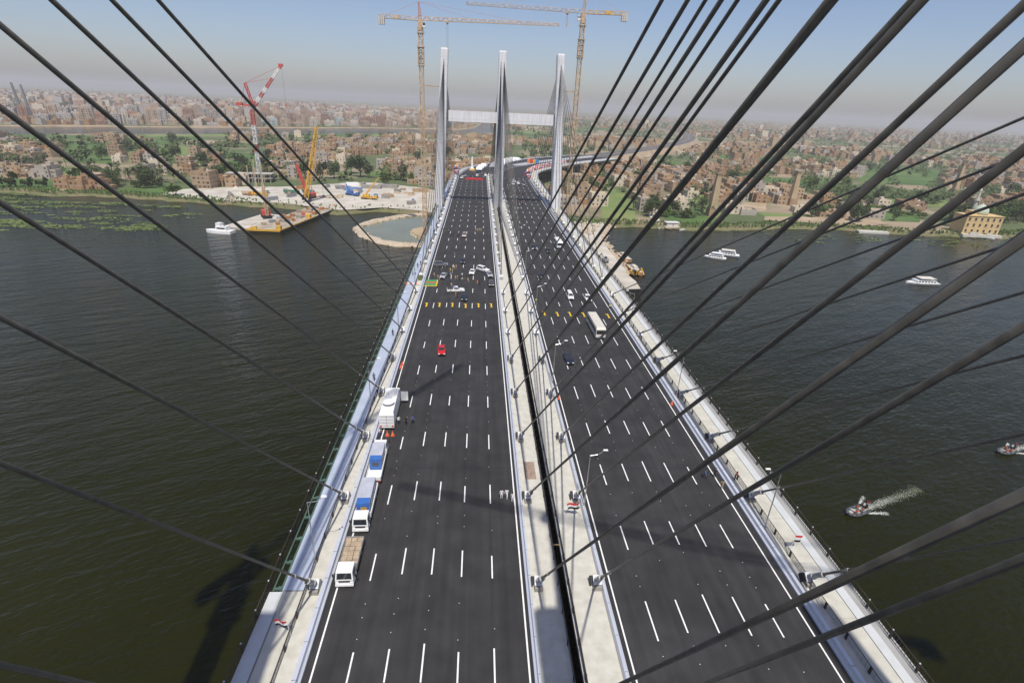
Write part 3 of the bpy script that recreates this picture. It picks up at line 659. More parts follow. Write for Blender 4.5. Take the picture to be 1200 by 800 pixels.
def car(kind,name,loc,az,paint,label,cat='car',group=None,extra=None,door_open=False):
    P=CARPROF[kind]; r=empty(name,(loc[0],loc[1],.065),az,label,cat,group); W=P['W']/2
    b=MB(); b.extr([(y,z) for y,z in P['body']],-W,W,t=lambda z:.05+.10*max(0,z-.75))
    cab=P['cab']; n=len(cab); zt=max(z for y,z in cab); zb=min(z for y,z in cab)
    b.extr(cab,-W,W,t=lambda z:.10+.22*(z-zb)/(zt-zb))
    body=b.build('body',paint,r)
    def T(z): return .10+.22*(z-zb)/(zt-zb)
    (ya,za),(yb,zb2),(yc,zc),(yd,zd)=cab
    def slab(nm,y0,z0,y1,z1,off,f0=.12,f1=.88,side=.16):
        p0=Vector((0,y0+(y1-y0)*f0,z0+(z1-z0)*f0)); p1=Vector((0,y0+(y1-y0)*f1,z0+(z1-z0)*f1)); nrm=Vector((0,-(z1-z0),(y1-y0))).normalized()*off
        g=MB(); w0=W-T(p0.z)-.07; w1=W-T(p1.z)-.07
        q=[p0+Vector((-w0,0,0)),p0+Vector((w0,0,0)),p1+Vector((w1,0,0)),p1+Vector((-w1,0,0))]
        k=[v+nrm for v in q]; k2=[v-nrm*.5 for v in q]
        g.hexa(k2+k if off>0 else k+k2); return g.build(nm,M_glass,r)
    slab('windscreen',ya,za,yd,zd,.015); slab('rear_window',yb,zb2,yc,zc,-.015)
    for s in (-1,1):
        g=MB(); z0=zb+.09; z1=zt-.10
        def ed(z,front): 
            (p,q)=((ya,za),(yd,zd)) if front else ((yb,zb2),(yc,zc)); t=(z-p[1])/(q[1]-p[1]); return p[0]+(q[0]-p[0])*t
        y0,y1,y2,y3=ed(z0,1)+.18,ed(z0,0)-.16,ed(z1,0)-.12,ed(z1,1)+.12
        x0=s*(W-T(z0)+.012); x1=s*(W-T(z1)+.012); e=s*.01
        q=[(x0,y0,z0),(x0,y1,z0),(x1,y2,z1),(x1,y3,z1)]; g.hexa([(x-e*3,y,z) for x,y,z in q]+q if s<0 else q[::-1]+[(x-e*3,y,z) for x,y,z in q[::-1]]); g.build('side_window',M_glass,r)
        hb=P['body'][-1]; g=MB(); g.box((s*(W-.32),-P['L']/2+.05,hb[1]+.06),(.38,.14,.14)); g.build('headlight',M_lampgl,r)
        g=MB(); g.box((s*(W-.27),P['L']/2-.03,P['body'][1][1]+.42),(.3,.08,.16)); g.build('tail_light',M_red,r)
        g=MB(); g.box((s*(W+.06),ya+.45,zb+.08),(.16,.12,.12)); g.build('mirror',paint,r)
    g=MB(); g.box((0,-P['L']/2-.01,.48),(W*1.7,.09,.20)); g.box((0,-P['L']/2-.05,.66),(W*.9,.03,.14)); g.build('bumper',M_black,r)
    rad=.32 if kind in('sedan','van') else .37
    for s in (-1,1):
        for y in (-P['L']*.31,P['L']*.30): wheel(r,s*(W-.09),y,rad,.22)
    if kind=='pickup':
        g=MB(); g.box((0,1.65,1.085),(W*1.65,1.7,.02)); g.build('load_bed',M_black,r)
    if extra=='lightbar':
        g=MB(); g.box((0,.3,zt+.08),(1.1,.28,.14)); g.build('light_bar',mat('blue beacon',(.03,.08,.5),.2,.1,2),r)
    if extra=='rack':
        g=MB()
        for sx in (-.55,.55): g.bar((sx,-.1,zt+.08),(sx,1.6,zt+.08),.05)
        for y in (0,.75,1.5): g.bar((-.6,y,zt+.08),(.6,y,zt+.08),.05)
        g.build('roof_rack',M_black,r)
    return r
def paint(n,c,ro=.25): return mat(n,c,ro,.04,1,spec=.6)
P_white=paint('car white',(.75,.75,.74)); P_navy=paint('car navy',(.012,.018,.035)); P_black=paint('car black',(.012,.012,.014)); P_silver=paint('car silver',(.36,.38,.40)); P_redc=paint('car red',(.50,.015,.018)); P_brown=paint('car bronze',(.24,.18,.15)); P_maroon=paint('car maroon',(.16,.02,.025)); P_grey=paint('car grey',(.14,.15,.16))
car('sedan','sedan',(-7.8,109.2),R(4),P_redc,'small bright red car alone on the left carriageway')
car('suv','suv',(-12.6,178.6),R(94),P_grey,'dark grey off-road car standing crosswise near the left parapet','car',extra='rack')
car('sedan','sedan',(-5.2,184),0,P_navy,'dark navy sedan parked at the back of the crowd')
car('sedan','sedan',(-1.7,170.6),R(-6),P_white,'white sedan facing the viewer at the right of the crowd')
car('suv','suv',(1.9,173.8),R(48),P_white,'white off-road car parked slantwise beside the white sedan')
car('sedan','sedan',(4.0,168.3),R(8),P_silver,'silver sedan right behind the dark pickup by the median')
car('pickup','pickup_truck',(4.3,159.2),R(3),P_navy,'dark pickup parked against the median parapet',cat='pickup')
car('sedan','sedan',(-10.9,165.6),R(-8),P_silver,'silver grey sedan between the green mat and the crowd')
car('pickup','pickup_truck',(-6.4,151.6),R(96),P_white,'white police pickup standing crosswise in front of the crowd',cat='pickup',extra='lightbar')
car('sedan','sedan',(-3.7,145.4),R(2),P_navy,'dark blue sedan in front of the white pickup near the yellow marks')
car('suv','suv',(-5.8,223.8),0,P_brown,'bronze car with a bright roof far up the left carriageway')
car('van','van',(27.6,148.2),R(2),P_white,'small white van driving towards the viewer on the right carriageway, left one of two',cat='van')
car('pickup','pickup_truck',(32.6,147),R(3),P_white,'white pickup on the right carriageway beside the small van',cat='pickup')
car('sedan','sedan',(20.7,105.6),R(3),P_navy,'dark blue sedan on the right carriageway under a street lamp')
car('sedan','sedan',(20.8,168.6),R(-10),P_black,'black sedan in the leftmost lane of the right carriageway')
car('sedan','sedan',(22.4,206.6),0,P_navy,'small dark car left of two dark cars far up the right carriageway')
car('sedan','sedan',(27.5,202),0,P_black,'small dark car ahead of the white minibus on the right carriageway')
car('sedan','sedan',(25.3,312),0,P_maroon,'maroon car in the crossbeam shadow under the far pylon')
car('sedan','sedan',(28.0,350),0,P_maroon,'maroon car beyond the far pylon on the right carriageway')
FARC=[((24,388),'van',P_white,'white van first in the cluster beyond the far pylon'),((28,392),'suv',P_white,'white car second in the cluster beyond the far pylon'),((31.5,386),'sedan',P_silver,'silver car at the front of the cluster beyond the far pylon'),((25.5,402),'van',P_white,'white van at the back of the cluster beyond the far pylon'),((33,404),'suv',P_grey,'grey car near the balloon garland on the right carriageway'),((21,408),'sedan',P_black,'black car at the rear of the far cluster'),
 ((-12.5,412),'suv',P_white,'white car by the left parapet beside the red banner'),((-10.5,424),'sedan',P_silver,'silver car behind the red banner on the left'),((-6,416),'sedan',P_black,'black car just behind the red banner'),((-1.5,428),'suv',P_white,'white car behind the middle of the red banner'),((3.5,420),'sedan',P_grey,'grey car behind the right end of the red banner'),((5,432),'van',P_white,'white van near the tents on the left carriageway')]
for p,k,c,l in FARC: car(k,'parked_car',p,R(random.Random(int(p[0]*7)).uniform(-20,20)),c,l)

def bus(loc,az,L,Wd,Ht,label,cat,col,name):
    r=empty(name,(loc[0],loc[1],.065),az,label,cat); W=Wd/2
    b=MB(); b.extr([(-L/2,.45),(L/2,.4),(L/2,Ht-.25),(L/2-.25,Ht),(-L/2+.35,Ht),(-L/2,Ht-.5)],-W,W,t=lambda z:.04 if z<Ht-.3 else .16); b.build('body',col,r)
    b=MB(); b.box((0,-L/2-.01,Ht*.62),(Wd*.88,.06,Ht*.32)); b.build('windscreen',M_glass,r)
    b=MB(); b.box((0,L/2+.01,Ht*.66),(Wd*.8,.05,Ht*.24)); b.build('rear_window',M_glass,r)
    for s in (-1,1):
        n=int(L/1.6)
        for k in range(n):
            y=-L/2+.9+(k+.5)*(L-1.5)/n; b=MB(); b.box((s*(W-.035),y,Ht*.65),(.06,(L-1.5)/n-.18,Ht*.26)); b.build('side_window',M_glass,r)
        b=MB(); b.box((s*(W-.35),-L/2-.02,.85),(.4,.08,.2)); b.build('headlight',M_lampgl,r)
        b=MB(); b.box((s*(W-.2),L/2+.02,.95),(.25,.06,.35)); b.build('tail_light',M_red,r)
        b=MB(); b.box((s*(W+.2),-L/2+.1,Ht*.7),(.18,.1,.4)); b.bar((s*W,-L/2+.1,Ht*.75),(s*(W+.2),-L/2+.1,Ht*.75),.05); b.build('mirror',M_black,r)
        for y in (-L*.3,L*.27): wheel(r,s*(W-.16),y,.48,.28)
    b=MB(); b.box((0,-L/2-.03,.6),(Wd*.96,.12,.3)); b.build('bumper',M_steel,r)
    b=MB(); b.box((0,-L*.1,Ht+.06),(.8,.9,.12)); b.box((0,L*.25,Ht+.06),(.8,.9,.12)); b.build('roof_hatch',col,r)
    return r
bus((30.4,123.6),R(1.5),11.2,2.5,3.1,'long pale bus on the right carriageway at the yellow marks','bus',mat('bus cream',(.60,.57,.50),.4,.05,1),'bus')
bus((32.6,211.5),R(2),8.5,2.4,3.0,'white minibus far up the right carriageway near the jetty','minibus',P_white,'minibus')

def truck(loc,az,load,label,L=7.6,cabcol=None):
    r=empty('flatbed_truck',(loc[0],loc[1],.065),az,label,'truck','trucks parked along the left parapet'); cc=cabcol or M_wpaint; W=1.05
    yf=-L/2; 
    b=MB(); b.extr([(yf,.5),(yf+1.75,.5),(yf+1.75,2.35),(yf+.45,2.4),(yf+.22,2.3),(yf-.02,1.35)],-W,W,t=lambda z:.02+.10*max(0,z-1.3)); b.build('cab',cc,r)
    d=Vector((0,.24,.95)); b=MB(); 
    z0,z1=1.45,2.18; f=lambda z: yf-.02+(z-1.35)*.24/.95-.02
    b.hexa([(-.86,f(z0),z0),(.86,f(z0),z0),(.86,f(z0)+.04,z0),(-.86,f(z0)+.04,z0),(-.80,f(z1),z1),(.80,f(z1),z1),(.80,f(z1)+.04,z1),(-.80,f(z1)+.04,z1)]); b.build('windscreen',M_glass,r)
    for s in (-1,1):
        b=MB(); b.box((s*(W-.055),yf+.85,1.82),(.05,.85,.6)); b.build('side_window',M_glass,r)
        b=MB(); b.box((s*.78,yf-.03,.85),(.36,.08,.2)); b.build('headlight',M_lampgl,r)
        b=MB(); b.box((s*(W+.22),yf+.15,1.9),(.16,.10,.42)); b.bar((s*W,yf+.25,2.1),(s*(W+.22),yf+.15,2.05),.04); b.build('mirror',M_black,r)
        b=MB(); b.box((s*.85,L/2+.02,.75),(.3,.05,.14)); b.build('tail_light',M_red,r)
        for y in (yf+1.0,L/2-1.7,): wheel(r,s*(W-.14),y,.42,.26)
    b=MB(); b.box((0,yf-.05,.58),(2.06,.14,.26)); b.box((0,yf-.035,1.13),(1.3,.04,.2),m=1); b.build('bumper',[M_wpaint,M_black],r)
    b=MB(); b.box((0,.4,.72),(.9,L-1.2,.22)); b.build('chassis',M_black,r)
    y0=yf+1.95; y1=L/2; ym=(y0+y1)/2; bl=y1-y0
    b=MB(); b.box((0,ym,.98),(2.2,bl,.14)); b.box((0,y0+.04,1.35),(2.2,.08,.9)); b.box((0,y1-.03,1.25),(2.2,.06,.5))
    for s in (-1,1): b.box((s*1.07,ym,1.25),(.06,bl,.5))
    b.build('load_bed',M_wpaint if load!='sand' else mat('bed grey',(.30,.29,.28),.6,.1,1),r)
    for s in (-1,1):
        for y in (L/2-1.3,): wheel(r,s*(W-.42),y-.4,.42,.26)
    return r,y0,y1,ym,bl
def load_obj(name,mbuilder,mats,label,cat,loc,az=0):
    o=mbuilder.build(name,mats); o.location=(loc[0],loc[1],.065); o.rotation_euler.z=az; return tag(o,label,cat)
M_board=mat('tan boards',(.40,.31,.21),.85,.18,1.2,detail=8); M_tarp=mat('grey tarpaulin',(.42,.44,.50),.6,.1,.8); M_blue=mat('blue container',(.045,.14,.42),.45,.1,1)
_,y0,y1,ym,bl=truck((-14.75,48.5),R(1),'sand','white cab flatbed truck with tan boards on its bed, lowest of the row',6.6)
b=MB(); rs=random.Random(2)
for i in range(6):
    for j in range(3):
        b.box((-.68+.68*j+rs.uniform(-.03,.03),y0+.5+i*(bl-1)/5.0,1.24+rs.uniform(0,.06)),(.64,(bl-.6)/6.2,.38),rz=rs.uniform(-.03,.03))
load_obj('board_stack',b,M_board,'tan boards stacked on the bed of the lowest parked truck','board stack',(-14.75,48.5),R(1))
_,y0,y1,ym,bl=truck((-14.75,58.0),R(1.5),'box','white cab truck facing the viewer with a blue fronted load under grey tarpaulin',8.4)
def crated(loc,az,y0,y1,front,label):
    b=MB(); bl=y1-y0-1.0; ym=(y0+y1)/2
    b.box((0,ym,1.95),(1.75,bl,1.75)); 
    for k in range(1,4): b.box((0,ym-bl/2+k*bl/4,1.95),(1.80,.06,1.80))
    yy=ym-bl/2-.02 
    b.box((0,yy,1.95),(1.7,.08,1.7),m=1); b.box((0,yy+.55,2.86),(1.72,1.15,.06),m=1); b.box((.1,yy-.05,2.0),(.8,.02,.5),m=2)
    load_obj('covered_crate',b,[M_tarp,M_blue,M_yelc],label,'crate',loc,az)
crated((-14.75,58.0),R(1.5),y0,y1,True,'blue ended crate under grey tarpaulin on the truck facing the viewer')
_,y0,y1,ym,bl=truck((-14.8,67.6),R(181.5),'box','white truck seen from behind carrying a blue ended crate',8.6)
b=MB(); b.box((0,-.4,1.95),(1.75,4.6,1.75)); b.box((0,1.95,1.95),(1.7,.1,1.7),m=1); b.box((0,1.4,2.86),(1.72,1.15,.06),m=1)
for k in range(1,4): b.box((0,-2.7+k*1.15,1.95),(1.8,.06,1.8))
b.box((0,2.02,2.1),(.9,.03,.6),m=2); load_obj('covered_crate',b,[M_tarp,M_blue,M_glass],'blue ended crate under tarpaulin on the truck seen from behind','crate',(-14.8,67.6),R(181.5))
# large white broadcast truck
r=empty('broadcast_truck',(-15.1,82.8,.065),R(181),'big white broadcast truck with a roof dish beside the left parapet','truck')
W=1.25; L=10.2
b=MB(); b.extr([(-5.1,.5),(-3.3,.5),(-3.3,2.9),(-4.6,2.95),(-5.0,2.0)],-1.2,1.2,t=lambda z:.03*z); b.build('cab',M_wpaint,r)
b=MB(); b.extr([(-3.2,.55),(5.1,.55),(5.1,3.1),(4.8,3.4),(-3.2,3.5)],-W,W,t=lambda z:.02 if z<3.2 else .12); b.build('box_body',M_wpaint,r)
b=MB(); b.box((0,-4.86,2.35),(2.0,.10,.9)); b.build('windscreen',M_glass,r)
b=MB(); b.lathe([(.15,-.25),(.8,-.1),(1.05,.12),(1.0,.14),(.7,.02),(.1,-.08)],20,(0,2.2,3.9)); b.box((0,2.2,3.55),(.3,.3,.5)); b.build('satellite_dish',M_wpaint,r,smooth=False)
b=MB(); b.box((0,-1.8,3.75),(1.7,1.5,.5)); b.box((.3,.2,3.62),(.9,.9,.25)); b.box((-.5,-.3,3.62),(.5,.5,.3)); b.build('roof_unit',M_wpaint,r)
b=MB(); 
for k in range(4): b.box((0,5.12,1.0+k*.6),(2.3,.03,.05))
b.box((0,5.13,2.0),(.05,.03,2.4)); b.build('rear_door_trim',M_steel,r)
b=MB(); b.box((-2.0,-3.9,1.6),(1.3,.10,1.9)); b.box((-2.0,-3.96,1.9),(1.0,.04,1.0),m=1); b.build('open_door',[M_wpaint,M_glass],r)
for s in (-1,1):
    b=MB(); b.box((s*1.0,5.13,.9),(.3,.05,.3)); b.build('tail_light',M_red,r)
    for y in (-3.9,1.8,3.3): wheel(r,s*1.08,y,.5,.3)
    b=MB(); b.box((s*(W+.005),0,1.0),(.03,7.5,.25)); b.build('side_skirt',M_steel,r)

# ------------------------------------------------------------------ houses on the far bank
def brick(name,a,b_,bump=0): return mat(name,a,.92,.1,.22,col2=b_,detail=8)
HM=[brick('red brick',(.265,.155,.078),(.36,.225,.122)),brick('brown brick',(.26,.17,.10),(.34,.24,.15)),brick('tan brick',(.36,.265,.155),(.44,.34,.21)),
    brick('grey render',(.32,.28,.235),(.42,.38,.33)),brick('dusty brick',(.32,.215,.125),(.42,.30,.185)),brick('cream render',(.55,.47,.34),(.62,.55,.43))]
HN=['red brick','brown brick','tan brick','grey rendered','dusty red brick','cream painted']
M_roof=mat('dusty roof',(.37,.285,.19),.95,.15,.15,col2=(.48,.40,.29),detail=6)
M_open=mat('dark opening',(.03,.026,.022),.9,.2,1); M_rc=mat('raw concrete frame',(.40,.37,.33),.9,.15,.5)
M_tank=mat('white tank',(.68,.68,.66),.6,.1,1)
def house(b,x,y,z,w,d,h,rz,wm,rs,windows=True,floors=3,roofstuff=True,stub=True,ix=(1,2,3,4)):
    RF,OP,FR,TK=ix
    """one flat roofed house into builder b; materials: 0 wall,1 roof,2 opening,3 frame,4 tank (+wm offset)"""
    ca,sa=math.cos(rz),math.sin(rz)
    def P(lx,ly): return (x+lx*ca-ly*sa,y+lx*sa+ly*ca)
    def bx(lx,ly,lz,dx,dy,dz,m): px,py=P(lx,ly); b.box((px,py,lz),(dx,dy,dz),rz,m)
    bx(0,0,z+h/2,w,d,h,wm)
    t=.25; ph=rs.choice([.5,.9,1.1])
    bx(0,-d/2+t/2,z+h+ph/2,w,t,ph,wm); bx(0,d/2-t/2,z+h+ph/2,w,t,ph,wm); bx(-w/2+t/2,0,z+h+ph/2,t,d-2*t,ph,wm); bx(w/2-t/2,0,z+h+ph/2,t,d-2*t,ph,wm)
    bx(0,0,z+h+.05,w-2*t,d-2*t,.1,RF)
    if roofstuff:
        if rs.random()<.6: bx(rs.uniform(-.25,.25)*w,rs.uniform(-.2,.25)*d,z+h+1.3,rs.uniform(2.4,4),rs.uniform(2.4,4),2.5,wm)
        if stub and rs.random()<.45:
            for sx in (-1,0,1):
                for s2 in (-1,1): bx(sx*(w/2-.3),s2*(d/2-.3),z+h+ph+.6,.3,.3,1.5,FR)
        if rs.random()<.3: bx(rs.uniform(-.3,.3)*w,rs.uniform(-.3,.3)*d,z+h+.8,1.3,1.3,1.3,TK)
    fh=h/floors
    if windows:
        for f in range(1,floors):
            bx(0,-d/2-.02,z+f*fh,w+.06,.08,.28,FR); bx(w/2+.02,0,z+f*fh,.08,d,.28,FR); bx(-w/2-.02,0,z+f*fh,.08,d,.28,FR)
        for f in range(floors):
            zc=z+f*fh+fh*.52
            n=max(2,int(w/3.2))
            for k in range(n):
                if rs.random()<.8: bx(-w/2+(k+.5)*w/n+rs.uniform(-.2,.2),-d/2-.01,zc,rs.choice([.9,1.1,1.6]),.10,rs.choice([1.1,1.4]),OP)
            n=max(2,int(d/4))
            for s in (-1,1):
                for k in range(n):
                    if rs.random()<.6: bx(s*(w/2+.01),-d/2+(k+.5)*d/n,zc,.10,1.0,1.2,OP)
MATLIST=lambda wm:[HM[wm],M_roof,M_open,M_rc,M_tank]
def on_bridge(x,y,mg=36):
    for p in PATH[8:]:
        if abs(p[0]-x)<mg and abs(p[1]-y)<mg+8: return True
    return False
def near_river(x,y):   # inside the far branch or on its margins
    return (y>700) and in_poly(x,y,[(a,b_-105) for a,b_ in near_branch]+[(a,b_+16) for a,b_ in far_branch[::1]])
def too_low(x,y):
    for (a,b_),(c,d) in zip(shore,shore[1:]):
        if a<=x<=c: return y<b_+(d-b_)*(x-a)/(c-a)+14
    return False
GROVES=[(-390,500,34,18),(-325,470,40,14),(-275,447,30,18),(-300,430,20,14),(-110,520,16,12),(-84,478,10,10),(-69,505,12,12),(-148,497,18,12),(125,385,20,14),(160,372,18,14),(145,372,10,10),(230,372,8,10),(260,372,16,10),(400,420,24,40),(330,470,50,14),(440,400,60,26),(-250,470,30,20),(-214,402,18,12),(90,480,14,20),(205,480,14,12),(300,455,20,10),(380,395,22,14),(-430,470,40,16)]
def blocked(x,y):
    if too_low(x,y) or on_bridge(x,y) or near_river(x,y): return True
    for p in FIELDS:
        if in_poly(x,y,p): return True
    if in_poly(x,y,SAND) : return True
    for gx,gy,rx,ry in GROVES:
        if ((x-gx)/rx)**2+((y-gy)/ry)**2<1: return True
    return False
def village_gate(x,y):
    if x<-430 and y<700: return noise.noise((x*.012,y*.012,4))>.2
    if x<-150 and y<640: return noise.noise((x*.015,y*.015,4))>.06
    if x<-250 and y<1000: return noise.noise((x*.012,y*.012,4))>.16
    if x>60 and y<480: return noise.noise((x*.02,y*.02,4))>-.05
    v=noise.noise((x*.004,y*.004,7))+.5*noise.noise((x*.013,y*.013,1))
    g=noise.noise((x*.0035,y*.006,21))
    return v>(-.14 if x<250 else -.05) and g>-.12
rs=random.Random(21)
CAND=[]; OCC=set()
def region_of(x,y):
    if x<-300: return 'on the left bank'
    if x<-130: return 'near the luffing crane'
    if x<-10: return 'left of the far pylon'
    if x<170: return 'just right of the bridge'
    if x<300: return 'near the brick chimneys'
    return 'near the yellow building'
y=398.0
while y<1300:
    st=11.6 if y<800 else 13.5
    x=-.85*y-60
    while x<1.35*y+60:
        xx=x+rs.uniform(-3.5,3.5); yy=y+rs.uniform(-3.5,3.5)
        if rs.random()<.88 and visible(xx,yy,ZG,10) and not blocked(xx,yy) and village_gate(xx,yy): CAND.append((xx,yy))
        x+=st
    y+=st*.95
CAND.sort(key=lambda p:math.hypot(*p))
house_n={}
N_THING=300
SMALL=MB()
def hangle(x,y): return .5*noise.noise((x*.004,y*.004,3))+rs.uniform(-.08,.08)
WCH=[0,0,0,1,1,4,4,4,2,2,3,3,5]
for i,(x,y) in enumerate(CAND):
    wm=rs.choice(WCH); fl=rs.choice([1,1,1,2,2,2,2,3,3,4]) ; w_=rs.uniform(8,14); d=rs.uniform(8,12.5); rz=hangle(x,y)
    if i<N_THING:
        b=MB(); h=fl*2.9+.3
        house(b,0,0,0,w_,d,h,0,0,rs,True,fl)
        if rs.random()<.35: house(b,w_*.5+2.2,rs.uniform(-1,1),0,4.2,d*.6,max(3,h-3),0,0,rs,True,max(1,fl-1),False)
        o=b.build('village_house',MATLIST(wm)); o.location=(x,y,ZG); o.rotation_euler.z=rz
        nm=['single storey','two storey','three storey','four storey'][fl-1]
        base=(nm,HN[wm],region_of(x,y)); house_n.setdefault(base,[]).append(o)
    else:
        b=SMALL; h=fl*2.9+.3
        house(b,x,y,ZG,w_,d,h,rz,wm,rs,y<1000,fl,True,y<900,(6,7,8,9))
for (nm,hn,reg),L in house_n.items():
    L.sort(key=lambda o:(visible(o.location.x,o.location.y,ZG) or (0,0))[0])
    for k,o in enumerate(L):
        tag(o,f'{nm} {hn} house {reg}'+(f', {ordw(k)} from left' if len(L)>1 else ''),'house','flat roofed houses of the village')
# far carpet of houses: one object
FAR=MB(); 
y=1300.0
while y<5200:
    st=26 if y<2200 else 44
    x=-.3*y if y<2400 else -.9*y
    while x<1.3*y:
        xx=x+rs.uniform(-9,9); yy=y+rs.uniform(-9,9)
        v=noise.noise((xx*.0022,yy*.0022,7))+.5*noise.noise((xx*.008,yy*.008,1))
        ok = v>-.02 and noise.noise((xx*.0012,yy*.003,21))>-.14 and visible(xx,yy,ZG,10) and not near_river(xx,yy) and not on_bridge(xx,yy,40)
        if ok and yy<2400 and xx<-.05*yy and not (xx>-100 and yy>1800): ok = False
        if ok:
            for p in FIELDS[-60:]:
                if in_poly(xx,yy,p): ok=False;break
        if ok:
            for q in range(2):
                s=rs.uniform(9,20) if y<2200 else rs.uniform(12,30); h=rs.choice([3,4,6,6,7,9,10]) if rs.random()<.98 else rs.uniform(16,28)
                FAR.box((xx+rs.uniform(-9,9),yy+rs.uniform(-9,9),ZG+h/2),(s,rs.uniform(9,18),h),hangle(xx,yy),rs.choice(WCH))
        x+=st
    y+=st
o=SMALL.build('distant_houses',HM+[M_roof,M_open,M_rc,M_tank]); tag(o,'carpet of flat roofed brick houses stretching away behind the nearest rows','houses',kind='stuff')
o=FAR.build('distant_houses',HM); tag(o,'hazy mass of low houses near the horizon','houses',kind='stuff')

# ------------------------------------------------------------------ apartment blocks across the far river branch
AM=[mat('city red',(.30,.17,.115),.9,.1,.1,col2=(.38,.23,.16)),mat('city tan',(.42,.31,.22),.9,.1,.1,col2=(.50,.39,.29)),mat('city cream',(.52,.45,.36),.9,.1,.1,col2=(.60,.53,.44)),mat('city brown',(.30,.21,.155),.9,.1,.1,col2=(.38,.28,.21)),mat('city grey',(.36,.33,.30),.9,.1,.1,col2=(.44,.41,.38)),mat('city teal',(.36,.42,.40),.9,.1,.1,col2=(.42,.48,.46))]
AN=['red brick','tan','cream','brown brick','grey','pale green']
def block(b,x,y,z,w,d,h,rz,wm,op,rs,detail=True):
    ca,sa=math.cos(rz),math.sin(rz)
    def bx(lx,ly,lz,dx,dy,dz,m): b.box((x+lx*ca-ly*sa,y+lx*sa+ly*ca,lz),(dx,dy,dz),rz,m)
    bx(0,0,z+h/2,w,d,h,wm); bx(0,-d/2+.2,z+h+.5,w,.4,1,wm); bx(rs.uniform(-.2,.2)*w,0,z+h+1.5,4,4,3,wm)
    if detail:
        fl=int(h/3.1); n=max(2,int(w/3.4))
        for f in range(fl):
            zc=z+f*3.1+1.8
            for k in range(n):
                if k%3==1 and rs.random()<.8: bx(-w/2+(k+.5)*w/n,-d/2-.5,zc-.9,w/n*.9,1.0,.9,wm)
                bx(-w/2+(k+.5)*w/n,-d/2-.02,zc+.1,rs.choice([1.0,1.4,1.9]),.1,1.5,op)
            for s in (-1,1):
                for k in range(2): bx(s*(w/2+.02),-d/4+k*d/2,zc,.1,1.2,1.4,op)
rs=random.Random(9)
def fb_y(x):
    for (a,b_),(c,d) in zip(far_branch[::-1],far_branch[::-1][1:]):
        if a<=x<=c: return b_+(d-b_)*(x-a)/(c-a)
    return 1700
blk=[]
for row in range(16):
    x=-1500
    while x<-60:
        x+=rs.uniform(17,30)+row*.6
        yy=fb_y(x)+45+row*38+rs.uniform(-10,10)
        if visible(x,yy,ZG,15) and rs.random()<.9: blk.append((row,x,yy))
blk.sort(key=lambda t:math.hypot(t[1],t[2]))
CITY=MB(); cn={}
for i,(row,x,yy) in enumerate(blk):
    h=rs.choice([9,12,12,15,18,18,21,25,30]) if row>0 else rs.choice([6,9,12,16,19,25]); w_=rs.uniform(13,22); d=rs.uniform(12,18); wm=rs.choice([0,0,1,1,1,2,3,3,4,5] if row<2 else [0,1,1,2,3,3,4])
    if i<150:
        b=MB(); block(b,0,0,0,w_,d,h,0,0,1,rs); o=b.build('apartment_block',[AM[wm],M_open]); o.location=(x,yy,ZG); o.rotation_euler.z=rs.uniform(-.25,.25)+.4
        cn.setdefault((('low' if h<14 else 'mid height' if h<24 else 'tall'),AN[wm]),[]).append(o)
    else: block(CITY,x,yy,ZG,w_,d,h,rs.uniform(-.25,.25)+.4,wm,6,rs,row<6)
for (hh,an),L in cn.items():
    L.sort(key=lambda o:visible(o.location.x,o.location.y,ZG,99)[0])
    for k,o in enumerate(L): tag(o,f'{hh} {an} apartment block on the far left waterfront'+(f', {ordw(k)} from the left' if len(L)>1 else ''),'apartment block','apartment blocks across the river branch')
for k in range(900):
    yy=rs.uniform(1900,4200); x=rs.uniform(-.95,-.06)*yy; h=rs.uniform(9,27); 
    if yy<fb_y(x)+520: continue
    CITY.box((x,yy,ZG+h/2),(rs.uniform(16,34),rs.uniform(14,26),h),rs.uniform(-.3,.3),rs.choice([0,1,1,2,3,4]))
tag(CITY.build('distant_city',AM+[M_open]),'dense hazy city of apartment blocks behind the far left waterfront','city',kind='stuff')
# two slender derricks on that waterfront
for dx,l in ((0,'left of the two slim lattice derricks on the far left waterfront'),(14,'right of the two slim lattice derricks on the far left waterfront')):
    b=MB(); lattice(b,(0,0,0),(-4+dx*.12,0,66-dx*.2),4.0,5,.75,w1=1.6); o=b.build('lattice_derrick',M_steel); o.location=(-872+dx,1150,ZG); tag(o,l,'derrick','derricks on the far waterfront')

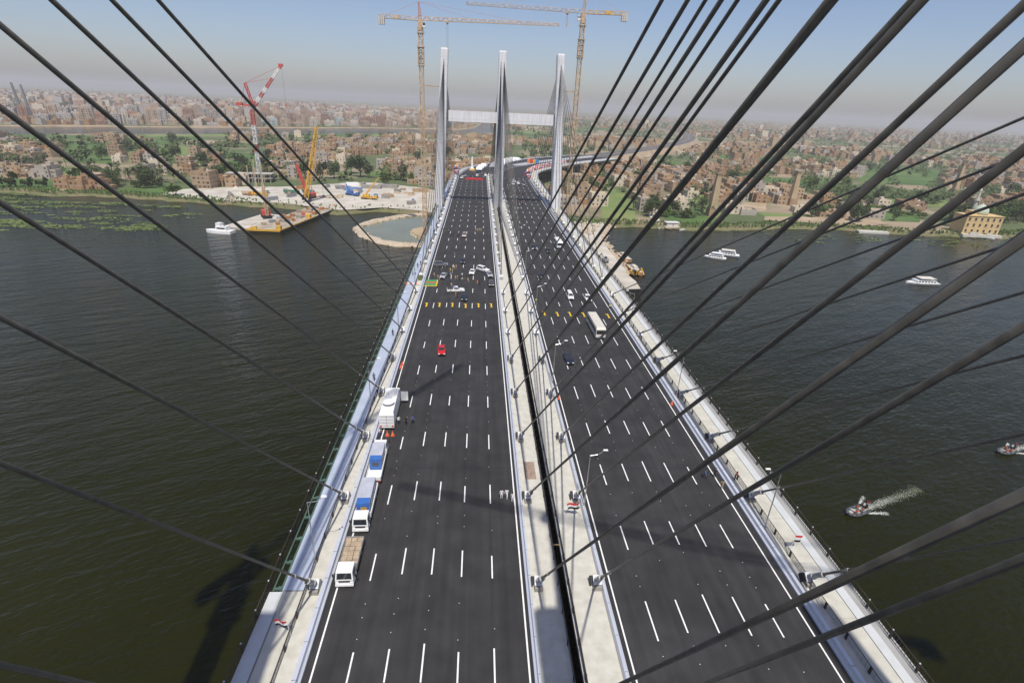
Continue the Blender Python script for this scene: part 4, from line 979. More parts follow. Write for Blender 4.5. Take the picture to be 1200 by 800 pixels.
# ------------------------------------------------------------------ trees
M_bark=mat('bark',(.14,.10,.065),.95,.2,1.5)
M_palmtrunk=mat('palm trunk',(.24,.18,.12),.95,.2,2)
def leafm(n,a,b_): 
    m=mat(n,a,.75,.1,.55,col2=b_,detail=5,spec=.3); return m
LEAF=[leafm('dark leaves',(.032,.055,.016),(.085,.12,.035)),leafm('bright leaves',(.055,.10,.02),(.125,.18,.045)),leafm('grey green leaves',(.065,.088,.04),(.14,.16,.08))]
M_frond=leafm('palm fronds',(.045,.062,.025),(.11,.125,.055))
def crown(b,rx,rz,zc,n,rs,sz,lobes=6):
    L=[(Vector((rs.uniform(-.6,.6)*rx,rs.uniform(-.6,.6)*rx,zc+rs.uniform(-.55,.6)*rz)),rs.uniform(.38,.62)) for _ in range(lobes)]
    for i in range(n):
        c,f=rs.choice(L); v=Vector((rs.gauss(0,1),rs.gauss(0,1),rs.gauss(0,1))).normalized()*(rs.random()**.4)
        p=c+Vector((v.x*rx*f,v.y*rx*f,v.z*rz*f))
        a=Vector((rs.gauss(0,1),rs.gauss(0,1),rs.gauss(0,.6))).normalized(); q=a.orthogonal().normalized(); s=sz*rs.uniform(.5,1.3)
        q=(q+a.cross(q)*rs.uniform(-1,1)).normalized()
        b.add([p-a*s-q*s*.6,p+a*s*.2-q*s*.8,p+a*s+q*s*.5,p-a*s*.1+q*s*.9],[(0,1,2,3)])
def tree_proto(rx,rz,ht,m,n,sz,seed,name='broadleaf_tree'):
    rs=random.Random(seed); r=empty(name)
    b=MB(); b.tube((0,0,0),(0,0,ht*.5),.045*ht*.6,.03*ht*.6,8)
    for k in range(6):
        a=2*PI*k/6+rs.uniform(-.4,.4); b.tube((0,0,ht*(.28+.03*k)),(math.cos(a)*rx*.6,math.sin(a)*rx*.6,ht*.62+rs.uniform(-1,1)*rz*.3),.016*ht*.6,.006*ht,5)
    b.build('trunk',M_bark,r)
    b=MB(); crown(b,rx,rz,ht-rz*.9,n,rs,sz); b.build('crown',m,r); return r
def palm_proto(ht,seed):
    rs=random.Random(seed); r=empty('palm_tree'); lean=rs.uniform(-.8,.8)
    b=MB(); b.tube((0,0,0),(lean*.4,0,ht*.5),.30,.24,8); b.tube((lean*.4,0,ht*.5),(lean,0,ht),.24,.2,8); b.build('trunk',M_palmtrunk,r)
    b=MB()
    for k in range(24):
        a=2*PI*k/24*2.4+rs.uniform(-.2,.2); el=rs.uniform(-.5,1.1); L=rs.uniform(2.6,3.7); p=Vector((lean,0,ht)); d=Vector((math.cos(a)*math.cos(el),math.sin(a)*math.cos(el),math.sin(el)))
        side=Vector((-math.sin(a),math.cos(a),0)); n=5; prev=p; w0=.12
        for j in range(1,n+1):
            q=prev+d*(L/n); d=(d+Vector((0,0,-.33))).normalized(); w1=.55*math.sin(PI*min(1,j/n*.9+.1))
            dr=Vector((0,0,-.25))
            b.add([prev,q,q+side*w1+dr*w1*1.5,prev+side*w0+dr*w0*1.5],[(0,1,2,3)]); b.add([prev,q,q-side*w1+dr*w1*1.5,prev-side*w0+dr*w0*1.5],[(0,1,2,3)])
            prev=q; w0=w1
    b.build('crown',M_frond,r); return r
PALMS=[palm_proto(h,i) for i,h in enumerate((6.5,8,9.5,11,7.5))]
BUSH=[tree_proto(4.2,3.2,6.5,LEAF[0],420,.55,1),tree_proto(3.4,2.6,5.4,LEAF[1],360,.5,2),tree_proto(3.0,2.6,5.5,LEAF[2],330,.5,3)]
TALL=[tree_proto(6.0,7.0,15,LEAF[0],800,.7,4),tree_proto(5.0,5.0,11,LEAF[1],560,.65,5),tree_proto(5.5,6.0,13,LEAF[2],640,.65,6)]
used=set(); TN=[0]
def plant(proto,x,y,s,label,cat,group,name=None,z=ZG):
    o=proto if id(proto) not in used else copy_tree(proto); used.add(id(proto))
    o.location=(x,y,z); o.scale=(s,)*3; o.rotation_euler.z=random.Random(x*7.3+y).uniform(0,6.28); o.name=name or proto.name.split('.')[0]
    tag(o,label,cat,group); return o
HERO=[((-328,402),0,1.55,'large round dark bush at the left bank water edge, biggest of three'),((-318.5,405),0,1.05,'middle round bush of three at the left bank water edge'),((-310.5,408),0,1.0,'right and smallest round bush of three at the left bank edge')]
for (x,y),k,s,l in HERO: plant(BUSH[k],x,y,s,l,'bush','round bushes on the left bank','round_bush')
plant(BUSH[1],-212,390,1.6,'broad bright green willow leaning over the water left of the sand yard','tree',None,'willow_tree')
for (x,y),k,s,l in (((-154,499),0,1.15,'tall dark tree behind the piling rig left of the yellow boom'),((-140,503),2,1.15,'tall grey green tree just left of the yellow crane boom'),((-131,507),0,1.0,'dark tree right behind the yellow crane boom'),((-110.7,523),0,1.35,'large dark tree right of the yellow crane boom, tallest there'),((-102,520),2,1.0,'grey green tree clinging to the large dark tree'),((-80,480),1,.8,'small bright tree behind the yellow mobile crane'),((-69,508),2,1.15,'pale feathery tree left of the far pylon'),((-62,500),1,.8,'low bright tree beside the pale feathery tree'),
    ((122,372),0,.9,'dark tree beside the pale path on the right bank'),((170,402),0,.75,'dark round tree right of the nearest brick chimney'),((228,372),1,.6,'small tree at the right bank between two stay cables'),((252,392),0,.85,'dark tree before the brown houses on the right bank'),((262,396),1,.8,'bright tree beside the dark one on the right bank'),((315,388),0,.55,'small dark tree on the lawn of the right bank'),((365,392),0,1.0,'dark tree left of the yellow waterfront building'),((376,400),2,1.0,'grey green tree behind the yellow waterfront building')):
    plant(TALL[k],x,y,s,l,'tree',None)
rs=random.Random(33); pn=0
RG=lambda x:'left bank' if x<-150 else 'bank beside the sand yard' if x<0 else 'right bank'
cnt={}
def auto(proto,x,y,s,what,cat,group):
    key=(what,RG(x)); cnt.setdefault(key,[]).append(plant(proto,x,y,s,'tree',cat,group))
for gx,gy,rx,ry,n,kind in ((-390,498,34,16,26,'p'),(-325,468,36,8,16,'h'),(-275,450,26,14,26,'p'),(-250,446,12,8,8,'p'),(-300,432,14,8,7,'b'),(-258,420,18,10,10,'b'),(-214,480,26,10,10,'b'),(-240,420,20,10,8,'b'),(-430,500,24,12,12,'p'),(-345,600,30,10,8,'b'),(-410,690,30,14,14,'h'),
   (124,386,14,10,12,'p'),(150,372,18,8,14,'b'),(160,384,12,8,8,'p'),(140,362,14,4,8,'b'),(180,470,10,8,5,'p'),(265,378,14,6,8,'b'),(300,425,26,4,14,'h'),(330,432,10,3,6,'h'),(345,415,8,20,8,'h'),(395,400,16,20,16,'b'),(430,392,40,20,34,'b'),(470,420,50,14,22,'b'),(330,470,40,8,10,'b'),(90,470,10,14,6,'b'),(110,510,14,8,6,'b'),(360,372,14,6,8,'b')):
    for _ in range(n):
        a=rs.uniform(0,6.28); q=math.sqrt(rs.random()); x=gx+rx*q*math.cos(a); y=gy+ry*q*math.sin(a)
        if too_low(x,y-11): continue
        if kind=='p': auto(rs.choice(PALMS),x,y,rs.uniform(.85,1.25),'date palm','palm','palms on the banks')
        elif kind=='h': auto(rs.choice(BUSH[:2]),x,y,rs.uniform(.7,1.1),'dark hedge tree','hedge tree','hedge trees on the banks')
        else: auto(rs.choice(BUSH+TALL[:2]),x,y,rs.uniform(.7,1.0),'leafy tree','tree','leafy trees on the banks')
for _ in range(90):
    y=rs.uniform(430,800); x=rs.uniform(-.75,1.1)*y
    if visible(x,y,ZG,0) and not too_low(x,y) and not on_bridge(x,y) and not in_poly(x,y,SAND) : auto(rs.choice(TALL+BUSH),x,y,rs.uniform(.7,1.1),'lone tree among the houses','tree','trees among the houses')
for (what,rg),L in cnt.items():
    L.sort(key=lambda o:(visible(o.location.x,o.location.y,ZG,999) or (0,0))[0])
    for k,o in enumerate(L): o['label']=f'{what} on the {rg}, {ordw(k)} from the left'
# distant trees as one mass
b=MB(); rs=random.Random(8)
for _ in range(7500):
    y=470+rs.random()**1.3*3600; x=rs.uniform(-.95,1.3)*y
    if not visible(x,y,ZG,10) or near_river(x,y) or on_bridge(x,y,40) or too_low(x,y) or in_poly(x,y,SAND): continue
    if noise.noise((x*.005,y*.005,12))<-.05 and rs.random()<.8: continue
    R_=rs.uniform(3,6.5)*(1 if y<1500 else 1.5)
    for q in range(26 if y<1500 else 12):
        v=Vector((rs.gauss(0,.5),rs.gauss(0,.5),rs.gauss(0,.4)))*R_; p=Vector((x,y,ZG+R_*.8))+v; s=R_*rs.uniform(.18,.42)
        a=Vector((rs.gauss(0,1),rs.gauss(0,1),rs.gauss(0,.6))).normalized(); t=a.orthogonal().normalized()
        b.add([p-a*s,p-t*s,p+a*s,p+t*s],[(0,1,2,3)])
tag(b.build('distant_trees',LEAF[0]),'dark tree clumps scattered through the far village','trees',kind='stuff')
# reeds and scrub along the waterline
b=MB()
for x,y in shoreR:
    if not(-700<x<900) : continue
    inside = -150<x<0
    for q in range(4 if inside else 26):
        px=x+rs.uniform(-4,4); py=y+rs.uniform(-3,10); hh=rs.uniform(.5,1.7); a=rs.uniform(0,6.28); dx,dy=math.cos(a)*.5,math.sin(a)*.5
        b.add([(px-dx,py-dy,ZG-.6),(px+dx,py+dy,ZG-.6),(px+dx*1.4,py+dy*1.4,ZG+hh),(px-dx*.6,py-dy*.6,ZG+hh*.8)],[(0,1,2,3)])
tag(b.build('bank_reeds',LEAF[1]),'green reeds and scrub fringing the river banks','reeds',kind='stuff')
# floating weed patches
b=MB()
def weed(x,y,rx,ry,rz=0):
    sd=rs.uniform(0,99)
    for i in range(int(6+rx*ry*7)):
        a=rs.uniform(0,2*PI); q=math.sqrt(rs.random())*1.25; px,py=rx*q*math.cos(a),ry*q*math.sin(a)
        if noise.noise((px*.16,py*.4,sd))<(-.25+.45*max(0,q-.6)): continue
        sz=rs.uniform(.4,1.15); t=rs.uniform(0,6.28); dx,dy=math.cos(t)*sz,math.sin(t)*sz; h=rs.uniform(.02,.35); k=rs.uniform(.4,.8)
        b.add([(x+px-dx,y+py-dy,ZW+.02),(x+px+dy*k,y+py-dx*k,ZW+h),(x+px+dx,y+py+dy,ZW+.05),(x+px-dy*k,y+py+dx*k,ZW+h*.5)],[(0,1,2,3)])
for x,y,rx,ry in ((-249,298,22,5),(-222,297,13,4),(-262,306,14,4),(-188,298,13,5),(-182,305,8,4),(-208,308,6,2.5),(-214,320,7,4),(-232,318,9,2),(-240,336,6,2.5),(-227,341,4,2),(-205,330,7,1.6),(-185,333,4,2),(-176,340,5,2),(-300,388,18,4),(-270,330,14,2),(-290,345,20,4),(-300,318,20,4),(-345,392,30,5),(-247,286,5,2),(-285,362,26,5),(-330,372,30,6),(-310,350,22,4),(-255,352,16,3),(-238,365,20,4),(-205,362,14,3),(-270,306,26,5),(-330,335,30,5)): weed(x,y,rx,ry)
for _ in range(40): weed(rs.uniform(-310,-170),rs.uniform(292,350),rs.uniform(1,4),rs.uniform(.6,1.6))
for _ in range(70): x=rs.uniform(165,420); weed(x,rs.uniform(312,345),rs.uniform(1,6),rs.uniform(.4,1.1))
tag(b.build('floating_weed',M_weed),'green patches of floating weed on the river','weed',kind='stuff')

# ------------------------------------------------------------------ landmarks on the banks
def chimney(x,y,h,label,rb=2.6,rt_=1.5):
    r=empty('brick_chimney',(x,y,ZG),label=label,cat='chimney')
    b=MB(); b.box((0,0,3),(7,7,6),tx=.9,ty=.9); b.build('base',HM[1],r)
    b=MB(); b.box((0,0,6+(h-6)/2),(rb*2,rb*2,h-6),tx=rt_/rb,ty=rt_/rb); b.build('shaft',HM[2],r)
    b=MB(); b.box((0,0,h+.4),(rt_*2.5,rt_*2.5,.9)); b.box((0,0,h-1),(rt_*2.25,rt_*2.25,.3)); b.build('cap',HM[1],r)
chimney(169.5,381,29.5,'tall square tan brick kiln chimney nearest the water on the right bank')
chimney(266,446,27,'brick kiln chimney further right behind the tan river bank')
chimney(512,560,31,'slim brick chimney behind the yellow waterfront building',2.3,1.3)
# unfinished concrete house behind the sand yard
r=empty('concrete_shell',(-190,470,ZG),R(8),'unfinished two storey concrete frame behind the sand yard','building shell')
b=MB()
for f in (0,1): b.box((0,0,3.4*(f+1)),(36,11,.45))
b.build('floor_slab',M_rc,r)
b=MB()
for k in range(8):
    for s in (-1,1):
        b.box((-16.5+k*4.7,s*5,3.4),(.5,.5,6.8))
b.build('column',M_rc,r)
b=MB()
for k in range(7):
    if k not in(2,5): b.box((-14.1+k*4.7,4.9,3.3),(4.2,.25,6.2))
b.build('infill_wall',HM[2],r)
# yellow waterfront building with a pale dome behind
r=empty('waterfront_building',(346,351.5,ZG-1.5),R(-4),'yellow four storey waterfront building with a pale green dome on its roof','building')
M_yb=mat('yellow stone',(.58,.42,.20),.85,.1,.4); wb=MB(); wb.box((0,0,6.9),(25,12,13.8)); wb.box((0,-6.1,13.9),(25.5,.6,.5)); wb.box((0,0,13.9),(25.3,12.4,.4)); wb.build('wall',M_yb,r)
for f in range(3):
    for k in range(6):
        wb=MB(); wb.box((-10.4+k*4.15,-6.02,3.9+f*3.9),(1.3,.16,1.8)); o=wb.build('window',M_open,r); q=MB(); q.box((-10.4+k*4.15,-6.1,2.9+f*3.9),(1.7,.3,.18)); q.build('sill',M_conc,o)
wb=MB(); wb.box((0,-7.6,.9),(27,3.2,1.8)); wb.box((-6,-8.2,2.4),(6,1.4,1.6)); wb.box((5,-8.2,2.2),(4,1.2,1.2)); wb.build('quay_terrace',M_conc,r)
wb=MB(); wb.lathe([(4.6,0),(4.6,2.2),(4.3,3.8),(3.2,5.4),(1.6,6.5),(.25,7.0),(.1,8.2)],18,(1.5,2,13.8)); wb.build('dome',mat('dome green',(.45,.52,.40),.6,.08,.6),r,smooth=True)
wb=MB(); wb.box((-5,1.5,15.2),(4.5,5,2.8)); wb.build('roof_room',M_yb,r)
r=empty('minaret',(389,402,ZG),0,'slender pale minaret rising behind the yellow waterfront building','minaret')
b=MB(); b.tube((0,0,0),(0,0,15),1.5,1.2,10); b.tube((0,0,16),(0,0,22),.95,.8,10); b.build('shaft',M_conc,r)
b=MB(); b.tube((0,0,15),(0,0,16),2.0,2.0,10); b.build('balcony',M_conc,r); b=MB(); b.lathe([(.9,0),(1.0,.8),(.5,2.4),(.1,3.6)],10,(0,0,22)); b.build('finial',M_conc,r)
# pale villa and low landing on the right bank
b=MB(); house(b,0,0,0,18,12,7,0,0,random.Random(1),True,2); o=b.build('riverside_villa',MATLIST(5)); o.location=(150,404,ZG); tag(o,'pale cream villa at the top of the sandy path on the right bank','villa')
b=MB(); house(b,0,0,0,14,11,6.6,0,0,random.Random(4),True,2); o=b.build('riverside_villa',MATLIST(5)); o.location=(158,425,ZG); tag(o,'cream house with roof room behind the pale villa','villa')
b=MB(); b.prism([(-11,-3),(10,-4),(12,2),(-9,3)],-.6,.9); b.prism([(-9,-2),(9,-3),(10,1),(-8,2)],.9,1.1); o=b.build('stone_landing',M_conc); o.location=(271,350,ZW+.3); tag(o,'low pale stone landing jutting from the right bank','landing')

# ------------------------------------------------------------------ cofferdam, jetty, barge
rs=random.Random(4)
M_rock=mat('pale rock',(.40,.32,.23),.95,.2,.5,col2=(.52,.44,.34),detail=8)
def rocks(line,n,smin,smax,spread,label,name='rock_berm',z=ZW,top=.9):
    b=MB(); tot=len(line)-1
    for i in range(n):
        t=rs.random()*tot; k=min(int(t),tot-1); f=t-k; x=line[k][0]+(line[k+1][0]-line[k][0])*f+rs.gauss(0,spread); y=line[k][1]+(line[k+1][1]-line[k][1])*f+rs.gauss(0,spread)
        s=rs.uniform(smin,smax); o=len(b.v); 
        pts=[Vector((rs.gauss(0,1),rs.gauss(0,1),rs.gauss(0,.8))).normalized()*s*rs.uniform(.7,1.1) for _ in range(6)]
        P=[Vector((s,0,0)),Vector((0,s,0)),Vector((-s,0,0)),Vector((0,-s,0)),Vector((0,0,s*.8)),Vector((0,0,-s))]
        P=[p*rs.uniform(.7,1.2)+Vector((x,y,z+rs.uniform(0,top))) for p in P]
        b.add(P,[(0,1,4),(1,2,4),(2,3,4),(3,0,4),(1,0,5),(2,1,5),(3,2,5),(0,3,5)])
    return tag(b.build(name,M_rock),label,'rock berm',kind='stuff')
ring=[(-31,362),(-40,360),(-50,352),(-62,337),(-70,322),(-70,311),(-63,296),(-52,283),(-42,278),(-31,277),(-26,282)]
b=MB(); b.prism([(x*1.0,y) for x,y in ragged(ring+[(-20,300),(-22,350),(-31,362)],4,.8,6)[:-1]],ZW-.5,ZW+.25); tag(b.build('pond_water',mat('pond green',(.17,.175,.10),.12,.08,.05)),kind='structure')
def berm(line,w,h,name,m):
    b=MB(); L=ragged(line,4,.8,8); vs=[]
    for i,(x,y) in enumerate(L):
        j=min(i+1,len(L)-1);k=max(i-1,0);t=Vector((L[j][0]-L[k][0],L[j][1]-L[k][1])).normalized();n=(t.y,-t.x); hh=h*(1+.4*noise.noise((x*.2,y*.2,1))); ww=w*(1+.4*noise.noise((x*.15,y*.15,5)))
        vs+=[(x-n[0]*ww,y-n[1]*ww,ZW-.4),(x-n[0]*ww*.4,y-n[1]*ww*.4,ZW+hh),(x+n[0]*ww*.4,y+n[1]*ww*.4,ZW+hh),(x+n[0]*ww,y+n[1]*ww,ZW-.4)]
    b.add(vs,[(4*i+q,4*i+q+1,4*i+5+q,4*i+4+q) for i in range(len(L)-1) for q in range(3)][:] and [(4*i+q+4,4*i+5+q,4*i+q+1,4*i+q) for i in range(len(L)-1) for q in range(3)])
    return tag(b.build(name,m),kind='structure')
berm(ring,3.2,1.5,'rock_bank',M_rock)
rocks(ring,420,.35,1.0,1.6,'tumbled pale rocks of the ring dam beside the far pylon')
b=MB(); b.prism(ragged([(-30,290),(-24,286),(-18,292),(-18,330),(-30,322),(-38,312),(-36,300),(-30,290)],4,.8,2)[:-1],ZW-.4,ZW+1.3); tag(b.build('sand_bank',M_soil),kind='structure')
rocks([(-30,290),(-37,301),(-38,312),(-30,322)],120,.3,.8,.8,'tan rocks round the sand heap inside the ring dam')
JT=[(58.4,205.8),(68.2,207.5),(69,218),(67.5,229.7),(68.8,234),(69,268),(71,300),(76,322),(84,345),(62,345),(60,303),(58.5,257),(57.6,226)]
b=MB(); b.prism(JT,ZW-1,ZW+2.2,0,1); tag(b.build('jetty',[M_concd,M_sand]),kind='structure')
b=MB()
for i in range(46): b.box((57.9+.02*i,206+i*2.2,ZW+.6),(.35,1.9,3.8)); 
for i in range(5): b.box((59.3+i*2.0,205.3+.3*i,ZW+.5),(1.8,.35,3.6))
tag(b.build('sheet_piling',M_black),'dark steel sheet piling along the bridge side of the earth jetty','sheet piling')
rocks([(69.5,232),(71,250),(71,268),(72,300),(78,322),(88,346)],330,.5,1.5,1.4,'pale rocks heaped along the river side of the jetty')
rocks([(62,303),(66,318),(72,332),(70,346)],200,.5,1.6,3.0,'pale boulders piled where the jetty joins the bank',top=3)
def pontoon(x,y,az,label,col):
    r=empty('work_pontoon',(x,y,ZW),az,label,'pontoon'); b=MB(); b.box((0,0,.6),(4.2,13,1.7)); b.build('hull',col,r)
    b=MB(); b.box((0,0,1.5),(4.0,12.8,.15)); b.box((.6,2,2.0),(2,5,.8)); b.build('deck',M_sand,r); b=MB()
    for k in range(5): b.bar((-2,-6+k*3,1.5),(-2,-6+k*3,2.6),.1)
    b.bar((-2,-6,2.6),(-2,6,2.6),.08); b.build('rail',M_yelc,r)
pontoon(75,263,R(6),'rusty orange work pontoon moored beside the jetty, far one',mat('rust',(.34,.16,.06),.8,.25,.8)); pontoon(74.5,240,R(4),'rusty orange work pontoon moored beside the jetty, near one',mat('rust',(.34,.16,.06),.8,.25,.8))
def excavator(loc,az,s,label,col=None):
    col=col or M_yelc; r=empty('excavator',loc,az,label,'excavator',scale=s)
    b=MB()
    for sx in (-1,1): b.extr([(-1.9,.2),(-1.6,0),(1.6,0),(1.9,.2),(1.9,.55),(1.6,.8),(-1.6,.8),(-1.9,.55)],sx*1.05-.28,sx*1.05+.28)
    b.build('track',M_black,r)
    b=MB(); b.box((0,.5,1.55),(2.5,3.0,1.1)); b.box((0,1.6,1.6),(2.4,.9,1.3)); b.build('body',col,r)
    b=MB(); b.box((-.75,-.5,2.2),(.95,1.5,1.5)); b.build('cab',M_glass,r)
    b=MB(); b.bar((.3,-.8,1.8),(.3,-3.2,4.2),.45); b.bar((.3,-3.1,4.3),(.3,-5.2,2.2),.35); b.build('boom',col,r); b=MB(); b.box((.3,-5.3,1.6),(1.0,.9,1.0),tx=.6); b.build('bucket',M_black,r)
excavator((70.8,226.5,ZW+1.6),R(20),1.15,'bright yellow excavator at the river corner of the jetty')
excavator((-26,308,ZW+1.3),R(100),1.0,'yellow excavator on the sand heap inside the ring dam')
excavator((61.5,247,ZW+2.2),R(200),.9,'blue grey excavator on the bridge side of the jetty',M_steel)
# work barge
r=empty('work_barge',(0,0,0),0,'long flat work barge with yellow edging moored at the sand yard','barge')
BG=[(-126.5,296),(-108,295),(-91,384),(-108,391)]
b=MB(); b.prism(BG,ZW-.5,ZW+2.0,0,1); b.build('hull',[M_black,mat('barge deck',(.26,.22,.17),.9,.1,.25,col2=(.45,.39,.31),detail=8)],r)
b=MB(); 
def edge(p,q,z0,z1,w_,m): b.bar((p[0],p[1],(z0+z1)/2),(q[0],q[1],(z0+z1)/2),w_,m,h=z1-z0)
edge((-126.6,295.8),(-107.9,294.8),ZW+1.2,ZW+2.3,.35,0); edge((-107.9,294.8),(-100,336),ZW+1.6,ZW+2.2,.3,0); 
b.box((-109,297,ZW+3.0),(2.4,2.4,2.0)); b.box((-103,331,ZW+3.0),(2.6,2.6,2.0)); b.box((-122.5,297,ZW+2.6),(3,1.5,1.2)); b.build('edge_trim',M_yelc,r)
rs=random.Random(6)
M_rust=mat('rust',(.34,.16,.06),.8,.25,.8)
for k in range(34):
    t=rs.random(); x=-118+t*17+rs.uniform(-6,5); y=300+t*74+rs.uniform(-3,3); b=MB(); q=rs.random(); nm='pipe_bundle'
    if q<.35:
        for j in range(4): b.tube((-3,j*.7,.4),(3,j*.7,.4),.33,.33,8)
    elif q<.7: nm='steel_crate'; b.box((0,0,.7),(rs.uniform(2,4),2,1.4)); b.box((0,0,1.45),(1.6,2.1,.1))
    else: nm='generator'; b.box((0,0,.8),(3,1.5,1.5)); b.tube((.8,0,1.5),(.8,0,2.3),.12,.12,6); b.box((0,0,1.6),(2.8,1.4,.1))
    o=b.build(nm,rs.choice([M_rust,M_rust,M_redc,M_tan,M_steel,M_concd,M_board])); o.location=(x,y,ZW+2.0); o.rotation_euler.z=rs.uniform(0,3); tag(o,f'{ {"pipe_bundle":"bundle of steel pipes","steel_crate":"rusty steel crate","generator":"boxy generator set"}[nm]} lying on the work barge, {ordw(k)} from its river end',nm.replace('_',' '),'gear on the work barge')
# piling rig on the barge, pontoon and tug
r=empty('piling_rig',(-128,331,ZW+1.2),R(30),'red piling rig on the pontoon beside the work barge','piling rig')
b=MB(); b.box((0,0,1.0),(5,8,1.6)); b.build('undercarriage',M_black,r); b=MB(); b.box((0,.6,3.2),(4.5,6,2.8)); b.build('superstructure',M_redc,r); b=MB(); lattice(b,(0,-3,2),(0,-3.5,19),1.3,2,.25); b.build('mast',M_tan,r)
o=MB(); o.box((0,0,.4),(15,40,1.6)); o.box((3,-10,1.3),(4,6,.3)); q=o.build('flat_pontoon',M_sand); q.location=(-131,322,ZW); q.rotation_euler.z=R(-12); tag(q,'pale flat pontoon between the tug and the sand yard','pontoon')
r=empty('tug_boat',(-139,294,ZW),R(80),'white work tug moored at the river end of the barges','boat')
b=MB(); b.prism([(-2.6,-7),(2.6,-7),(2.9,3),(1.6,7),(0,8.5),(-1.6,7),(-2.9,3)],-.4,1.5); b.build('hull',M_wpaint,r); b=MB(); b.box((0,-1.5,2.6),(3.8,6,2.2)); b.box((0,.2,4.5),(2.8,2.6,1.8)); b.build('wheelhouse',M_wpaint,r); b=MB(); b.box((0,1.52,4.7),(2.4,.08,.8)); b.box((1.92,-1.5,2.8),(.06,4.5,.7)); b.box((-1.92,-1.5,2.8),(.06,4.5,.7)); b.build('window',M_glass,r); b=MB(); b.tube((0,-2.5,3.7),(0,-2.5,5.6),.4,.35,10); b.build('funnel',M_steel,r)
# standing piles, trucks, stacks on the yard
for k in range(5):
    b=MB(); b.tube((0,0,0),(0,0,17+2*(k%3)),.35,.35,8); b.tube((0,0,0),(0,0,.5),.8,.8,8); b.tube((0,0,11),(0,0,11.4),.5,.5,8); o=b.build('steel_pile',M_chrome if k%2 else M_tan); o.location=(-178+k*2.6,436+(k%2)*4,ZG); tag(o,f'slender standing steel pile behind the sand yard, {ordw(k)} of five from the left','pile','standing piles')
def plain_truck(loc,az,cabm,bodym,label,L=9,kind='tipper_truck',cat='truck'):
    r=empty(kind,loc,az,label,cat); b=MB(); b.extr([(-L/2,.5),(-L/2+2,.5),(-L/2+2,2.7),(-L/2+.5,2.7),(-L/2,1.6)],-1.2,1.2,t=lambda z:.04*z); b.build('cab',cabm,r); b=MB(); b.box((0,-L/2-.0+.22,2.1),(2.0,.12,.7)); b.build('windscreen',M_glass,r)
    b=MB(); b.extr([(-L/2+2.2,1.2),(L/2,1.2),(L/2+.3,2.7),(-L/2+2.2,2.8)],-1.25,1.25); b.box((0,.8,.9),(1.2,L-1.5,.4)); b.build('body',bodym,r)
    for s in (-1,1):
        for y in (-L*.33,L*.22,L*.38): wheel(r,s*1.05,y,.5,.3)
M_dkgreen=mat('dull green paint',(.06,.16,.10),.6,.2,1)
plain_truck((-156,400,ZG+.3),R(85),M_yelc,M_yelc,'orange yellow tipper truck at the left of the sand yard',9)
plain_truck((-166,402,ZG+.3),R(95),M_yelc,M_tan,'tan tipper truck at the far left of the sand yard',8)
plain_truck((-139,414,ZG+.3),R(88),M_dkgreen,M_dkgreen,'dull green tipper truck in the middle of the sand yard',11)
plain_truck((-128,418,ZG+.3),R(80),M_steel,M_dkgreen,'grey cabbed green truck right of the green tipper',9)
plain_truck((-111,446,ZG+.3),R(92),M_redc,M_steel,'red cabbed truck at the back of the sand yard',8)
for k,(x,y,l,m,lab) in enumerate(((-100,440,14,mat('faded blue sheet',(.16,.24,.40),.7,.2,.6),'long low faded blue shed at the back of the sand yard'),(-88,455,16,M_concd,'long grey stack of precast beams at the back of the yard'),(-76,462,16,M_concd,'grey stack of precast beams further right in the yard'),(-47,446,13,HM[4],'low reddish brick stack at the right end of the yard'),(-106,466,10,M_wpaint,'white site cabin beside the blue shed'))):
    b=MB(); b.box((0,0,1.2),(l,5,2.4)); b.box((0,0,2.5),(l*.98,4,.25))
    for q in range(3): b.box((-l/3+q*l/3,0,1.4),(.25,5.06,2.2))
    o=b.build('storage_stack' if k in(1,2,3) else 'site_shed',m); o.location=(x,y,ZG+.25); o.rotation_euler.z=.12*k-.2; tag(o,lab,'stack' if k in(1,2,3) else 'shed')
rocks([(-120,402),(-110,405),(-104,402)],90,.4,1.0,2.5,'reddish rubble heap on the sand yard behind the crawler crane',z=ZG+.3,top=1.2)
rocks([(-175,380),(-150,382),(-120,372)],120,.3,.8,2.5,'rubble and stone along the yard edge at the water',z=ZG-.6,top=.8)
rs=random.Random(31); M_rust2=mat('rust',(.34,.16,.06),.8,.25,.8); yk=0
while yk<26:
    x=rs.uniform(-195,-45); y=rs.uniform(384,470)
    if not in_poly(x,y,SAND) or (-125<x<-108 and 375<y<405): continue
    b=MB(); q=rs.random(); az_=rs.uniform(0,3)
    if q<.22:
        nm='shipping_container'; b.box((0,0,1.3),(6,2.4,2.6)); 
        for j in range(11): b.box((-2.8+j*.56,0,1.3),(.12,2.46,2.4))
    elif q<.7:
        nm='pipe_stack'
        for j in range(3):
            for l in range(3-j): b.tube((-4,l*.9+j*.45,.45+j*.78),(4,l*.9+j*.45,.45+j*.78),.44,.44,8)
    else:
        nm='timber_stack'
        for j in range(4): b.box((0,j*.05,.25+j*.4),(4.5-j*.3,2.2,.34),rz=.03*j)
    m=rs.choice([M_rust2,M_steel,M_steel,M_tan,mat('faded blue sheet',(.16,.24,.40),.7,.2,.6),M_concd,M_concd]) if nm!='timber_stack' else M_board
    o=b.build(nm,m); o.location=(x,y,ZG+.25); o.rotation_euler.z=az_; o['_x']=x; yk+=1
    tag(o,{'shipping_container':'ribbed container','pipe_stack':'stack of pipes','timber_stack':'stack of timber'}[nm]+f' on the sand yard {"left of" if x<-118 else "right of"} the yellow crane boom, {round(abs(x+118))} metres along','yard store','stores on the sand yard')
    del o['_x']
rs=random.Random(12)
